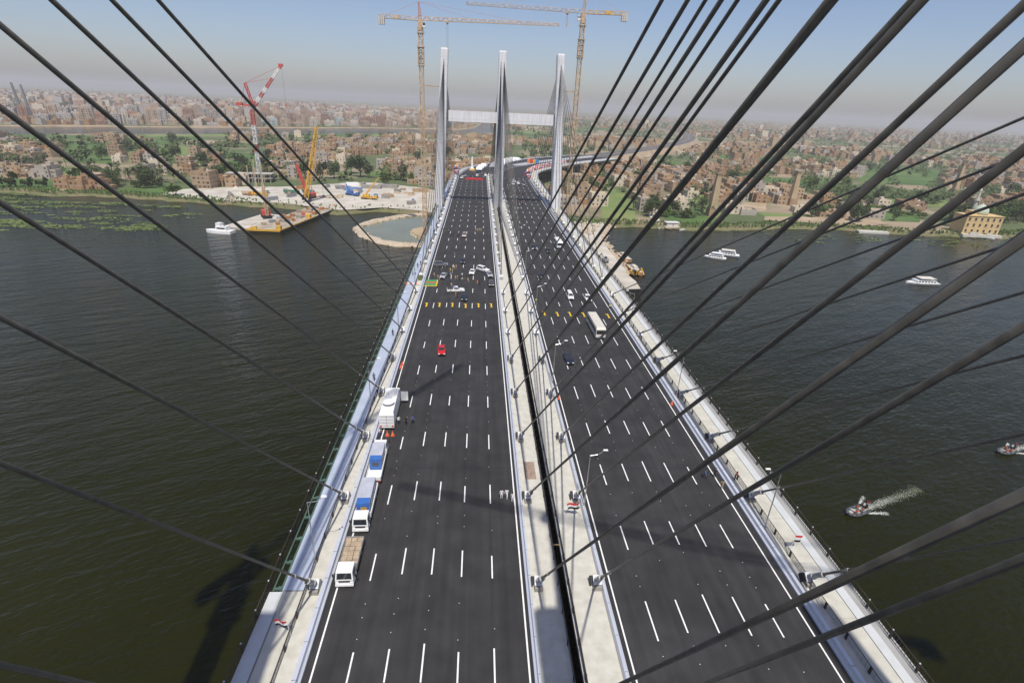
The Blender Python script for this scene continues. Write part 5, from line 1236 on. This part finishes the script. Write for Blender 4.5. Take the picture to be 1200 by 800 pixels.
for k in range(12):
    x=rs.uniform(-190,-50); y=384+rs.uniform(0,55)
    if not in_poly(x,y,SAND) or -90<x<-70: continue
    b=MB(); n=9; pts=[(rs.uniform(2,4.5)*math.cos(2*PI*i/n),rs.uniform(1.6,3.4)*math.sin(2*PI*i/n)) for i in range(n)]; vs=[(a,c,0) for a,c in pts]+[(a*.5,c*.5,rs.uniform(.8,1.5)) for a,c in pts]+[(0,0,1.7)]
    b.add(vs,[(i,(i+1)%n,n+(i+1)%n,n+i) for i in range(n)]+[(n+i,n+(i+1)%n,2*n) for i in range(n)]); o=b.build('sand_heap',rs.choice([M_sand,M_soil])); o.location=(x,y,ZG+.25); tag(o,f'small heap of sand on the sand yard, {ordw(k)} from the left' if False else 'small heap of sand or soil lying on the pale sand yard','sand heap','sand heaps on the yard')

# ------------------------------------------------------------------ boats
def tour_boat(x,y,az,L,label,canopy):
    r=empty('tour_boat',(x,y,ZW),az,label,'boat'); r.scale=(1,1,.62); W=L*.17
    b=MB(); pl=[(-W,-L/2),(W,-L/2),(W*1.1,L*.15),(W*.7,L*.38),(0,L*.54),(-W*.7,L*.38),(-W*1.1,L*.15)]
    b.add([(a*.8,c*.96,-.3) for a,c in pl]+[(a,c,1.4) for a,c in pl],[tuple(range(6,-1,-1)),tuple(range(7,14))]+[(i,(i+1)%7,7+(i+1)%7,7+i) for i in range(7)]); b.build('hull',M_wpaint,r)
    b=MB(); b.box((0,-L*.05,2.3),(W*1.7,L*.62,1.8)); b.build('cabin',M_wpaint,r); b=MB(); 
    for s in (-1,1):
        for k in range(6): b.box((s*W*.86,-L*.30+k*L*.1,2.5),(.06,L*.065,.9))
    b.build('window',M_glass,r)
    b=MB(); b.box((0,-L*.08,4.9),(W*1.75,L*.5,.14)); b.build('canopy',canopy,r)
    b=MB()
    for s in (-1,1):
        for k in range(4): b.bar((s*W*.8,-L*.3+k*L*.15,3.2),(s*W*.8,-L*.3+k*L*.15,4.9),.08)
    b.build('canopy_post',M_chrome,r)
M_cream=mat('cream canvas',(.62,.58,.50),.8,.08,.8)
tour_boat(126,269,R(62),11.5,'white tour boat with cabin, front one of the moored pair',M_wpaint)
tour_boat(135,276,R(68),14,'longer white tour boat with pale canopy, rear one of the pair',M_cream)
tour_boat(213,232,R(88),15,'lone white passenger boat on the river at right',M_cream)
def row_boat(x,y,az,label):
    r=empty('row_boat',(x,y,ZW),az,label,'boat'); b=MB(); pl=[(-.8,-2.6),(.8,-2.6),(1.0,0),(.7,1.8),(0,2.9),(-.7,1.8),(-1.0,0)]
    b.add([(a*.7,c*.9,-.15) for a,c in pl]+[(a,c,.6) for a,c in pl]+[(a*.8,c*.88,.35) for a,c in pl],[tuple(range(6,-1,-1))]+[(i,(i+1)%7,7+(i+1)%7,7+i) for i in range(7)]+[(7+i,7+(i+1)%7,14+(i+1)%7,14+i) for i in range(7)]+[tuple(range(14,21))]); b.build('hull',M_wpaint if random.random()<.5 else HM[1],r)
    b=MB(); b.box((0,-.8,.5),(1.5,.3,.06)); b.box((0,.8,.5),(1.4,.3,.06)); b.build('seat',M_board,r)
for k,(x,y) in enumerate(((118,342),(124,340),(129,341),(133,338),(153,341),(338,343),(351,342),(363,345))): row_boat(x,y,R(40*k),f'small moored rowing boat at the right bank, {ordw(k)} from the left')
def houseboat(x,y,az,label):
    r=empty('house_boat',(x,y,ZW),az,label,'boat'); b=MB(); b.box((0,0,.5),(10,5,1.4),tx=1.05); b.build('hull',M_conc,r); b=MB(); b.box((0,0,2.4),(8,4,2.4)); b.build('cabin',M_cream,r); b=MB(); b.box((0,0,3.7),(9,5,.2)); b.build('roof',M_wpaint,r)
houseboat(128,345.5,R(5),'flat houseboat with pale roof moored under the bushes of the right bank')

# ------------------------------------------------------------------ people
M_skin=mat('skin',(.30,.17,.11),.6,.05,8); M_hair=mat('black hair',(.012,.010,.009),.6,.2,8); M_shoe=mat('shoe leather',(.02,.018,.016),.5,.2,8)
def person_mesh(kind):
    """one continuous skinned figure 1.75 m tall facing -Y"""
    V=[];E=[];Rr=[]
    def v(p,r): V.append(p); Rr.append(r); return len(V)-1
    def e(*ids):
        for a,b in zip(ids,ids[1:]): E.append((a,b))
    st={'stand':0,'walk':1,'arms':0,'sit':0,'lean':0}[kind]
    pel=v((0,0,.95),(.155,.115)); 
    if kind=='sit': pel_z=.0
    lean=-.18 if kind=='lean' else 0
    wa=v((0,lean*.3,1.10),(.135,.10)); ch=v((0,.01+lean*.7,1.30),(.165,.115)); nk=v((0,.01+lean,1.47),(.062,.062)); hd=v((0,-.01+lean*1.2,1.60),(.085,.10)); tp=v((0,-.005+lean*1.2,1.71),(.070,.085))
    e(pel,wa,ch,nk,hd,tp)
    for s in (-1,1):
        sw=.20*s*st
        if kind=='sit': pts=[(s*.11,-.05,.92,.095),(s*.15,-.45,.92,.075),(s*.15,-.48,.52,.055),(s*.15,-.60,.48,.045)]
        else: pts=[(s*.10,-.02-sw*.2,.86,.098),(s*.105,-.03-sw,.49,.068),(s*.11,-.0-sw*1.5,.10,.046),(s*.12,-.13-sw*1.5,.045,.042)]
        prev=pel
        for x,y,z,r in pts: k=v((x,y,z),(r,r)); e(prev,k); prev=k
        if kind=='arms': ar=[(s*.19,0,1.38,.062),(s*.27,.02,1.12,.046),(s*.10,-.22,1.14,.036),(s*.02,-.25,1.16,.034)]
        elif kind in('sit','lean'): ar=[(s*.19,lean*.8,1.38,.062),(s*.25,-.08+lean,1.12,.046),(s*.18,-.34+lean,1.05,.036),(s*.15,-.42+lean,1.03,.034)]
        else: ar=[(s*.19,.01,1.38,.062),(s*.25,.04+sw*.5,1.12,.046),(s*.26,-.05+sw*1.1,.88,.035),(s*.26,-.08+sw*1.2,.79,.033)]
        prev=ch
        for x,y,z,r in ar: k=v((x,y,z),(r,r)); e(prev,k); prev=k
    me=bpy.data.meshes.new('person_skin'); me.from_pydata(V,E,[])
    o=bpy.data.objects.new('person_skin',me); COL.objects.link(o)
    md=o.modifiers.new('Skin','SKIN'); md.use_smooth_shade=True
    sk=me.skin_vertices
    if not sk:
        bm=bmesh.new(); bm.from_mesh(me); bm.verts.layers.skin.verify(); bm.to_mesh(me); bm.free(); sk=me.skin_vertices
    for i,r in enumerate(Rr): sk[0].data[i].radius=r
    for i in range(len(V)): sk[0].data[i].use_root=(i==0)
    o.modifiers.new('Sub','SUBSURF').levels=1
    bpy.context.view_layer.update(); dg=bpy.context.evaluated_depsgraph_get()
    m=bpy.data.meshes.new_from_object(o.evaluated_get(dg)); m.name='body'
    bpy.data.objects.remove(o)
    m.materials.clear()
    for k in (M_skin,M_wpaint,M_black,M_shoe): m.materials.append(k)
    for p in m.polygons:
        c=p.center; z=c.z
        if kind=='sit': idx=1 if z>.98 else 2
        else: idx=1 if z>.93 else 2
        if z>1.44: idx=0
        arm=abs(c.x)>.215 or (kind=='arms' and c.y<-.14) or (kind in('sit','lean') and c.y<-.20+(-.18 if kind=='lean' else 0) and z>.99)
        if arm and z<1.2 and z>.7: idx=0 if z<1.02 or c.y<-.16 else 1
        if z<.12 and kind!='sit': idx=3
        if kind=='sit' and z<.55: idx=3
        p.material_index=idx
    return m
PM={k:person_mesh(k) for k in ('stand','walk','arms','sit','lean')}
def hairmesh(dy=0):
    b=MB(); b.lathe([(.098,-.06),(.106,.0),(.100,.06),(.07,.105),(.02,.125)],12,(0,.022+dy,1.655)); return b.mesh('hair',[M_hair],True)
def facemesh(dy=0):
    b=MB()
    for s in (-1,1): b.box((s*.036,-.100+dy,1.625),(.025,.012,.014)); 
    b.box((0,-.065+dy-.01+.0,1.555),(.05,.075,.010)); return b.mesh('face_features',[M_hair])
def nosemesh(dy=0):
    b=MB(); b.box((0,-.110+dy,1.598),(.022,.03,.045),tx=.5,ty=.4); 
    for s in (-1,1): b.box((s*.095,.005+dy,1.605),(.016,.045,.06))
    return b.mesh('nose_and_ears',[M_skin])
PH={k:(hairmesh(-.216 if k=='lean' else 0),facemesh(-.216 if k=='lean' else 0),nosemesh(-.216 if k=='lean' else 0)) for k in PM}
CLOTH={}
def cloth(n,c): 
    if n not in CLOTH: CLOTH[n]=mat('cloth '+n,c,.9,.08,6)
    return CLOTH[n]
CC={'white':(.72,.72,.72),'black':(.014,.014,.016),'navy':(.02,.03,.08),'blue':(.05,.12,.38),'tan':(.46,.33,.19),'khaki':(.34,.27,.16),'orange':(.72,.16,.04),'red':(.5,.04,.03),'grey':(.22,.22,.23),'yellow':(.62,.62,.05),'sky':(.35,.48,.68),'brown':(.16,.10,.06)}
def person(x,y,az,pose,top,leg,label,group=None,z=.065,extra=None,scale=1.0):
    r=bpy.data.objects.new('person',PM[pose]); COL.objects.link(r); r.location=(x,y,z); r.rotation_euler.z=az; r.scale=(scale,)*3
    for i,mm in ((1,cloth(top,CC[top])),(2,cloth(leg,CC[leg]))):
        r.material_slots[i].link='OBJECT'; r.material_slots[i].material=mm
    tag(r,label,'person',group)
    for nm,me in zip(('hair','face_features','nose_and_ears'),PH[pose]):
        o=bpy.data.objects.new(nm,me); COL.objects.link(o); o.parent=r
    if extra in('vest','cap','helmet'):
        dy=-.15 if pose=='lean' else 0
        b=MB()
        if extra=='vest':
            b.lathe([(.175,1.02),(.195,1.12),(.20,1.3),(.16,1.42)],12,(0,dy*.5,0)); o=b.build('vest',cloth('orange',CC['orange']),r); o.scale=(1,.78,1)
        else:
            b.lathe([(.115,-.02),(.118,.02),(.10,.09),(.04,.12)],12,(0,(-.2 if pose=='lean' else 0),1.66)); b.box((0,-.13+(-.2 if pose=='lean' else 0),1.645),(.16,.12,.02)); b.build('cap',cloth('white' if extra=='helmet' else 'khaki',CC['white' if extra=='helmet' else 'khaki']),r)
    return r
PEOPLE=[
 (-12.6,173.0,0,'stand','black','black','left of two men in black behind the silver sedan near the off-road car'),(-12.0,173.1,.5,'stand','black','grey','right of two men in black behind the silver sedan near the off-road car'),
 (-13.9,165.9,.2,'walk','khaki','khaki','man in khaki walking beside the left parapet before the green mat'),(-12.5,163.5,1.0,'stand','tan','khaki','man in tan uniform at the corner of the green mat'),
 (-7.8,174.8,.3,'stand','tan','tan','officer in tan at the back of the crowd, left one'),(-7.2,175.4,-.4,'arms','tan','khaki','officer in tan at the back of the crowd, right one'),
 (-9.0,171.5,2.0,'walk','yellow','tan','man with a yellow shirt among the officers'),(-8.3,170.7,-1.2,'stand','tan','white','officer in tan shirt and pale trousers beside the yellow shirt'),
 (-9.3,166.7,.8,'stand','navy','black','man in navy at the left of the crowd'),(-8.6,166.3,-.7,'arms','sky','tan','man in light blue shirt beside the man in navy'),
 (-6.9,163.1,.4,'stand','tan','khaki','left of two tan officers in the middle of the crowd'),(-6.3,163.6,-1,'arms','tan','khaki','right of two tan officers in the middle of the crowd'),
 (-5.6,162.2,0,'stand','black','black','man in a black suit in the middle of the crowd'),(-4.9,166.2,2.6,'walk','white','black','man in a white shirt and black trousers in the crowd'),
 (-4.3,163.3,-.3,'stand','black','grey','man in a black jacket right of the white shirt'),(-2.9,161.0,.6,'walk','tan','tan','lone man in tan left of the pair before the dark pickup'),
 (.1,158.9,.8,'stand','orange','khaki','man in an orange top near the dark pickup'),(.7,158.9,-.8,'arms','black','black','man in black beside the man in the orange top'),
 (-7.8,155.6,0,'walk','tan','khaki','man in tan walking behind the white pickup'),(-5.7,146.0,.5,'stand','black','black','man in black at the nose of the white pickup by the blue sedan'),(-6.2,147.2,-1.0,'arms','tan','khaki','officer in tan at the white pickup door'),
 (-8.5,191.9,.3,'walk','grey','navy','lone man in grey walking far behind the crowd'),
 (-20.2,175.6,0,'stand','navy','black','left person in dark clothes on the left walkway beyond the mat'),(-19.5,178.5,.6,'walk','black','black','right person in dark clothes on the left walkway beyond the mat'),(-20.9,167.0,.4,'lean','sky','navy','person bending over on the left walkway beside the red barrier tape'),(-20.2,167.8,-.5,'stand','white','navy','person in white on the left walkway by the red barrier tape'),(-20.0,118.0,.2,'walk','black','black','dark clothed person on the left walkway two anchors above the truck'),(-20.4,95.5,0,'walk','navy','black','person in navy strolling on the blue left walkway near the broadcast truck'),
 (-15.0,231.8,0,'stand','black','black','leftmost of the two men in black by the parapet far up the left carriageway'),(-14.2,231.9,.5,'stand','black','grey','right one of the two men in black by the parapet far up the left carriageway'),(-12.7,231.0,.8,'walk','grey','black','man in grey walking toward the bronze car'),(-11.3,223.1,0,'stand','black','black','left of the pair in black left of the bronze car'),(-10.5,223.3,-.4,'arms','black','black','right of the pair in black left of the bronze car'),(-8.6,223.5,.9,'stand','navy','black','left of the two men standing at the door of the bronze car'),(-8.1,224.2,2,'stand','black','black','right of the two men standing at the door of the bronze car'),
 (-1.1,234.8,0,'stand','tan','tan','first from left of four men in tan on the left carriageway'),(-.3,233.8,.2,'walk','tan','tan','second from left of four men in tan on the left carriageway'),(.5,234.6,-.2,'stand','tan','khaki','third from left of four men in tan on the left carriageway'),(1.3,234.7,.4,'stand','tan','tan','rightmost of four men in tan on the left carriageway'),
 (4.9,212.9,1.2,'walk','black','black','man in black by the median parapet past the silver sedan'),(5.3,196.3,1.4,'stand','brown','black','man in brown by the median parapet behind the silver sedan'),
 (-.8,332.5,0,'stand','black','black','first of the row of men in black in the crossbeam shadow'),(.3,332.7,0,'stand','black','navy','second of the row of men in black in the crossbeam shadow'),(2.1,332.3,0,'walk','black','black','third of the row of men in black in the crossbeam shadow'),(3.4,331.4,0,'stand','black','grey','fourth of the row of men in black in the crossbeam shadow'),(5.2,329.8,0,'stand','black','black','last of the row of men in black, next to the middle column'),(-2.4,304.0,0,'stand','navy','black','left of three men below the crossbeam shadow'),(-1.2,303.2,.3,'walk','black','black','middle of three men below the crossbeam shadow'),(.6,304.6,0,'stand','grey','black','right of three men below the crossbeam shadow'),(3.2,290.2,0,'stand','black','black','left man of the pair near the foot of the middle column'),(3.9,290.3,.5,'stand','black','grey','right man of the pair near the foot of the middle column'),
 (-13.3,79.7,.6,'stand','white','navy','left man of three beside the broadcast truck, in a white shirt'),(-12.0,79.5,-.3,'stand','black','black','middle man of three beside the broadcast truck, all in black'),(-10.9,79.9,-1.1,'walk','blue','black','right man of three beside the broadcast truck, in a blue top'),(-16.0,76.0,1.2,'lean','white','blue','man bending at the rear left corner of the broadcast truck'),
 (4.0,60.4,.15,'stand','white','white','man in white at the left of three men by the median line'),(4.75,60.5,-.2,'walk','white','white','man in white in the middle of three men by the median line'),(5.55,59.7,-.5,'stand','white','white','man in white nearest the median line, rightmost of three'),
 (35.9,64.9,.9,'walk','blue','navy','man in blue crossing the edge of the right carriageway'),(37.6,65.2,-.4,'stand','black','black','man in black beside the right edge line'),(37.6,62.4,2.4,'walk','khaki','khaki','man in khaki nearest the viewer on the right edge line'),
 (40.5,64.4,.7,'lean','red','black','person in a red top leaning on the right walkway fence'),(37.8,139.6,.4,'walk','yellow','navy','man in a bright yellow vest at the right edge line by the yellow marks'),(17.0,143,-.3,'stand','yellow','navy','man in a bright yellow vest by the median parapet of the right carriageway')]
for p in PEOPLE: person(*p,z=.13 if abs(p[0])>18 and p[0]<0 or p[0]>39 else .065)
rs=random.Random(14)
for k in range(16):
    x=rs.uniform(-8,4); y=rs.uniform(425,452); t=rs.choice(['white','black','red','sky','grey','navy']); person(x,y,rs.uniform(-1,1),rs.choice(['stand','walk','arms']),t,'black','small distant spectator standing on the left carriageway near the white tents','distant spectators')

# ------------------------------------------------------------------ small things on the deck
def cone(x,y,label,s=1.0):
    b=MB(); b.box((0,0,.03),(.5,.5,.06)); b.tube((0,0,.06),(0,0,.85),.21,.05,12); b.tube((0,0,.36),(0,0,.52),.15,.115,12,m=1); o=b.build('traffic_cone',[M_orange,M_wpaint]); o.location=(x,y,.065); o.scale=(s,)*3; tag(o,label,'traffic cone')
cone(-14.75,76.2,'orange traffic cone behind the broadcast truck, left of two',1.1); cone(-13.85,76.2,'orange traffic cone behind the broadcast truck, right of two',1.1); cone(-15.85,101.2,'orange cone by the left parapet above the broadcast truck',1.1); cone(-15.7,102.6,'second orange cone just beyond the first by the left parapet',1.1); cone(16.3,89.0,'orange cone on the left edge line of the right carriageway'); cone(38.2,87.2,'orange cone on the right edge line of the right carriageway')
b=MB(); b.box((0,0,.04),(3.5,6.0,.06)); b.box((0,-3.15,.05),(3.9,.35,.10),m=1); b.box((1.85,0,.05),(.35,6.0,.10),m=1); b.box((0,.2,.075),(3.5,1.5,.02),m=2)
o=b.build('checkpoint_mat',[mat('mat green',(.05,.26,.08),.9,.1,1),M_yellow,mat('mat red',(.42,.10,.06),.9,.1,1)]); o.location=(-14.4,159.8,.065); tag(o,'green and red mat with yellow edging across the leftmost lane','mat')
b=MB(); 
for k in range(6): b.box((-21.8+k*.75,157.2,.62),(.74,.10,.45),m=k%2)
for x in (-22.1,-19.6,-17.8): b.box((x,157.2,.45),(.08,.08,.9),m=2)
tag(b.build('barrier_board',[M_orange,M_wpaint,M_steel]),'red and white barrier board across the left walkway beside the mat','barrier')
b=MB(); b.box((0,0,.6),(1.5,1.3,1.2)); b.box((0,0,1.25),(1.3,1.1,.12)); o=b.build('sentry_box',mat('olive green',(.12,.15,.05),.7,.1,1)); o.location=(-17.9,162.5,.1); tag(o,'small olive green box on the strip beside the mat','box')
M_fr=mat('flag red',(.62,.03,.03),.8,.05,2); M_fw=mat('flag white',(.75,.75,.75),.8,.03,2); M_fb=mat('flag black',(.012,.012,.012),.8,.1,2)
def flag(x,y,az,label,tilt=.3,s=1.0):
    r=empty('flag',(x,y,.1),az,label,'flag',scale=s); b=MB(); b.bar((0,0,0),(tilt,0,2.1),.045); b.build('flagpole',M_fw,r); b=MB(); n=6
    for j,m in ((0,2),(1,1),(2,0)):
        z0=1.25+j*.28
        for i in range(n):
            x0=i/n*1.35; x1=(i+1)/n*1.35; f=lambda q:.14*math.sin(q*4.5)
            px=lambda z:tilt*z/2.1
            b.add([(px(z0)+x0,f(x0),z0-.10*x0),(px(z0)+x1,f(x1),z0-.10*x1),(px(z0)+x1,f(x1),z0+.28-.10*x1),(px(z0)+x0,f(x0),z0+.28-.10*x0)],[(0,1,2,3)],m)
    b.build('cloth',[M_fr,M_fw,M_fb],r)
flag(-18.9,39.3,R(170),'red white and black flag on the left walkway fence at the bottom',.25,1.05); flag(15.0,56.6,R(185),'red white and black flag on the median beside a street lamp',.5,1.25); flag(41.0,49.6,R(25),'red white and black flag on the right walkway fence',.5,1.25)

# ------------------------------------------------------------------ ceremony beyond the far pylon
def pt(i,dx,dz): return Vector(at(i,dx,dz))
i430=min(range(len(PATH)),key=lambda i:abs(PATH[i][1]-432))
def garland(dx,i0,i1,label):
    b=MB(); r_=random.Random(3)
    for i in range(i0,i1):
        for k in range(12):
            t=k/12; p=pt(i,dx,0)*(1-t)+pt(i+1,dx,0)*t
            for q in range(4):
                c=p+Vector((r_.uniform(-.7,.7),r_.uniform(-.7,.7),1.0+q*.85)); o=len(b.v); s=.72
                b.lathe([(.05,-s),(s*.7,-s*.7),(s,0),(s*.7,s*.7),(.05,s)],6,c,m=r_.choice([0,0,1,1,1,3,3,2]))
    o=b.build('balloon_garland',[mat('garland red',(.56,.20,.17),.35,.05,1),mat('balloon white',(.72,.66,.64),.35,.05,1),mat('balloon dark',(.12,.08,.10),.35,.05,1),mat('balloon pink',(.72,.30,.40),.35,.05,1)]); tag(o,label,'balloons',kind='stuff')
garland(28.7,i430,i430+14,'red and white balloon garland along the outer right parapet of the curve')
def arch(p,rad,label):
    b=MB(); r_=random.Random(5); cols=[mat('balloon red',(.62,.12,.10)),mat('balloon white',(.72,.66,.64)),mat('balloon blue',(.08,.16,.5),.35,.05,1),mat('balloon yellow',(.7,.5,.08),.35,.05,1),mat('balloon pink',(.72,.30,.40),.35,.05,1)]
    for k in range(70):
        v=Vector((r_.gauss(0,1),r_.gauss(0,1),r_.gauss(0,1))).normalized()*rad*r_.uniform(.6,1); c=Vector(p)+Vector((v.x*.7,v.y*.7,v.z*1.25)); s=.8
        b.lathe([(.05,-s),(s*.7,-s*.7),(s,0),(s*.7,s*.7),(.05,s)],6,c,m=r_.choice([0,0,1,1,2,3,4]))
    b.tube((p[0],p[1],0),(p[0],p[1],p[2]),.1,.1,6,m=1); tag(b.build('balloon_cluster',cols),label,'balloons')
arch((37.6,421,4.2),3.4,'big cluster of coloured balloons at the start of the red white garland'); arch((-17.5,428,4.6),3.2,'cluster of red and white balloons on the left parapet past the pylon')
def tent(x,y,az,w_,d,h,label,peak=True):
    r=empty('marquee_tent',(x,y,zpath(y)),az,label,'tent','white tents of the ceremony')
    b=MB(); b.hexa([(-w_/2,-d/2,h),(w_/2,-d/2,h),(w_/2,d/2,h),(-w_/2,d/2,h),(-w_*.1,-d*.4,h+2.0),(w_*.1,-d*.4,h+2.0),(w_*.1,d*.4,h+2.0),(-w_*.1,d*.4,h+2.0)]); b.box((0,0,h-.2),(w_,d,.4)); b.build('roof',M_fw,r)
    for sx in (-1,1):
        for sy_ in (-1,1): b=MB(); b.tube((sx*(w_/2-.15),sy_*(d/2-.15),0),(sx*(w_/2-.15),sy_*(d/2-.15),h),.09,.09,6); b.build('pole',M_chrome,r)
    b=MB(); b.box((0,d/2-.1,h/2),(w_-.4,.08,h-.4)); b.build('back_wall',cloth('sky',CC['sky']) if x<12 else M_fw,r)
k=0
for i in range(i430+2,i430+9):
    p=pt(i,1,0); q=pt(i+1,1,0); az=math.atan2(q.y-p.y,q.x-p.x); tent(p.x,p.y,az,11.6,11,6.4,f'white ceremony tent in the middle of the far curve, {ordw(k)} from the viewer'); k+=1
k=0
for i in range(i430+2,i430+5):
    p=pt(i,-17,0); q=pt(i+1,-17,0); az=math.atan2(q.y-p.y,q.x-p.x); tent(p.x+4,p.y+2,az,9.5,5,3.4,f'low white and blue tent behind the left cars, {ordw(k)} from the left'); k+=1
b=MB(); b.box((-3.4,406.5,.95),(13.0,.12,1.3)); 
for x in (-9.8,-3.4,3.0): b.box((x,406.6,.5),(.1,.1,1.0))
tag(b.build('red_banner',M_fr),'long red banner stretched across the left carriageway beyond the pylon','banner')
r=empty('white_monument',(-6.0,478,zpath(478)),0,'slim white monument on a yellow base at the head of the left carriageway','monument'); b=MB(); b.box((0,0,.8),(5,5,1.6),tx=.8,ty=.8); b.build('base',M_yelc,r); b=MB(); b.box((0,0,6.4),(1.7,1.7,9.6),tx=.55,ty=.55); b.box((0,0,2.2),(3,3,1.2),tx=.6,ty=.6); b.build('shaft',M_wpaint,r)
for k,(dx,c,l) in enumerate(((18,(.75,.28,.06),'orange and white'),(20.5,(.62,.04,.04),'red'),(23.5,(.75,.50,.05),'yellow'),(26,(.05,.25,.6),'blue'))):
    p=pt(i430+7,dx,0); r=empty('tall_banner_flag',p,R(10),f'tall {l} banner flag beside the white ceremony tents','flag'); b=MB(); b.tube((0,0,0),(0,0,9),.10,.07,6); b.build('flagpole',M_chrome,r); b=MB(); b.box((1.5,0,6.9),(2.9,.06,3.8)); b.build('cloth',mat('banner '+l,c,.8,.05,1),r)

# ------------------------------------------------------------------ rescue boats with wakes
M_foam=mat('foam',(.62,.64,.60),.8,.1,.7); M_foam2=mat('thin foam',(.20,.21,.14),.5,.2,.7)
def rescue(x,y,heading,label,short,wl):
    """inflatable boat; heading = world direction of the bow"""
    az=heading-PI/2; r=empty('inflatable_boat',(x,y,ZW),az,label,'boat')
    b=MB(); P=[(-.95,-2.4,.35),(-1.0,0,.35),(-.95,1.2,.4),(-.6,2.2,.5),(0,2.65,.6),(.6,2.2,.5),(.95,1.2,.4),(1.0,0,.35),(.95,-2.4,.35)]
    for p,q in zip(P,P[1:]): b.tube(p,q,.32,.32,10)
    b.build('tube_hull',mat('boat grey rubber',(.06,.065,.07),.5,.1,1),r,smooth=True)
    b=MB(); b.box((0,-.3,.18),(1.7,4.2,.12)); b.box((0,-.9,.42),(1.5,.35,.4)); b.box((0,.7,.42),(1.5,.35,.4)); b.build('deck',mat('boat deck',(.42,.42,.42),.6,.1,1),r)
    b=MB(); b.box((0,-2.6,.75),(.5,.5,.75)); b.box((0,-2.65,.1),(.2,.3,.9)); b.build('outboard_motor',M_black,r)
    b=MB(); b.bar((-.7,-2.1,.4),(-.7,-2.1,2.5),.06); b.box((-.45,-2.1,2.3),(.5,.03,.45),m=1); b.box((-.2,-2.1,2.3),(.02,.04,.45),m=2); b.build('flag',[M_chrome,M_fr,M_fw],r)
    c,s=math.cos(az),math.sin(az)
    for k,(lx,ly,pz,po,tp) in enumerate(((-.45,.62,-.32,'sit','red'),(.5,-.85,-.32,'sit','black'),(-.5,-1.0,-.32,'sit','navy'),(.15,-1.95,.22,'stand','white'))):
        person(x+lx*c-ly*s,y+lx*s+ly*c,az+PI,po,tp,'black',f'{ ["crew member seated at the bow","crew member seated at the stern on one side","crew member seated at the stern beside the flag","crew member standing at the motor"][k]} of the {short} inflatable boat','boat crews',z=ZW+pz,extra='vest' if k<3 else None)
    # churned wake: a V of foam clots and a fading pale trail
    b=MB(); rr=random.Random(int(x)); d=Vector((math.cos(heading),math.sin(heading))); nn=Vector((-d.y,d.x))
    def clot(px,py,s,m,z=.03):
        n=7; pts=[]; a0=rr.uniform(0,6); sx=rr.uniform(.7,1.6)
        for i in range(n):
            a=2*PI*i/n; q=s*rr.uniform(.6,1.2); u=math.cos(a)*q*sx; v_=math.sin(a)*q*.6; pts.append((px-d.x*u+nn.x*v_,py-d.y*u+nn.y*v_))
        b.sheet(pts,ZW+z+rr.uniform(.0,.12),m)
    for k in range(1600):
        t=rr.random()**1.6*wl; side=rr.choice([-1,1]); px=x-d.x*(1.2+t)+nn.x*side*(.75+t*.40+rr.gauss(0,.05+.05*t)); py=y-d.y*(1.2+t)+nn.y*side*(.75+t*.40+rr.gauss(0,.05+.05*t)); 
        if t<wl*.62: clot(px,py,rr.uniform(.03,.13)*(1-.6*t/wl),0)
    for k in range(3200):
        t=rr.random()**1.35*wl*2.3; w_=.75+.035*t; off=rr.gauss(0,w_*.45); px=x-d.x*(2.6+t)+nn.x*off; py=y-d.y*(2.6+t)+nn.y*off; clot(px,py,rr.uniform(.02,.09),0 if rr.random()<.65*(1-t/wl/2.3)  else 1,.02)
    tag(b.build('boat_wake',[M_foam,M_foam2]),f'white foaming wake trailing behind the {short} inflatable boat','wake',kind='stuff')
rescue(74.9,77.1,R(200),'grey inflatable boat with crew in orange vests, nearest the bridge','nearer',7.5)
rescue(125.5,97.0,R(196),'grey inflatable boat with crew in orange vests at the right edge','farther',6)

# ------------------------------------------------------------------ air
def haze(dens):
    b=MB(); b.box((1000,6900,45),(27000,14400,170)); 
    m=bpy.data.materials.new('haze air'); m.use_nodes=True; N=m.node_tree.nodes; N.remove(N['Principled BSDF'])
    v=N.new('ShaderNodeVolumePrincipled'); v.inputs['Color'].default_value=(.90,.89,.88,1); v.inputs['Density'].default_value=dens; v.inputs['Anisotropy'].default_value=.0
    m.node_tree.links.new(v.outputs['Volume'],N['Material Output'].inputs['Volume']); 
    o=b.build('haze',m); tag(o,kind='stuff')
    return o
haze(1.6e-4)
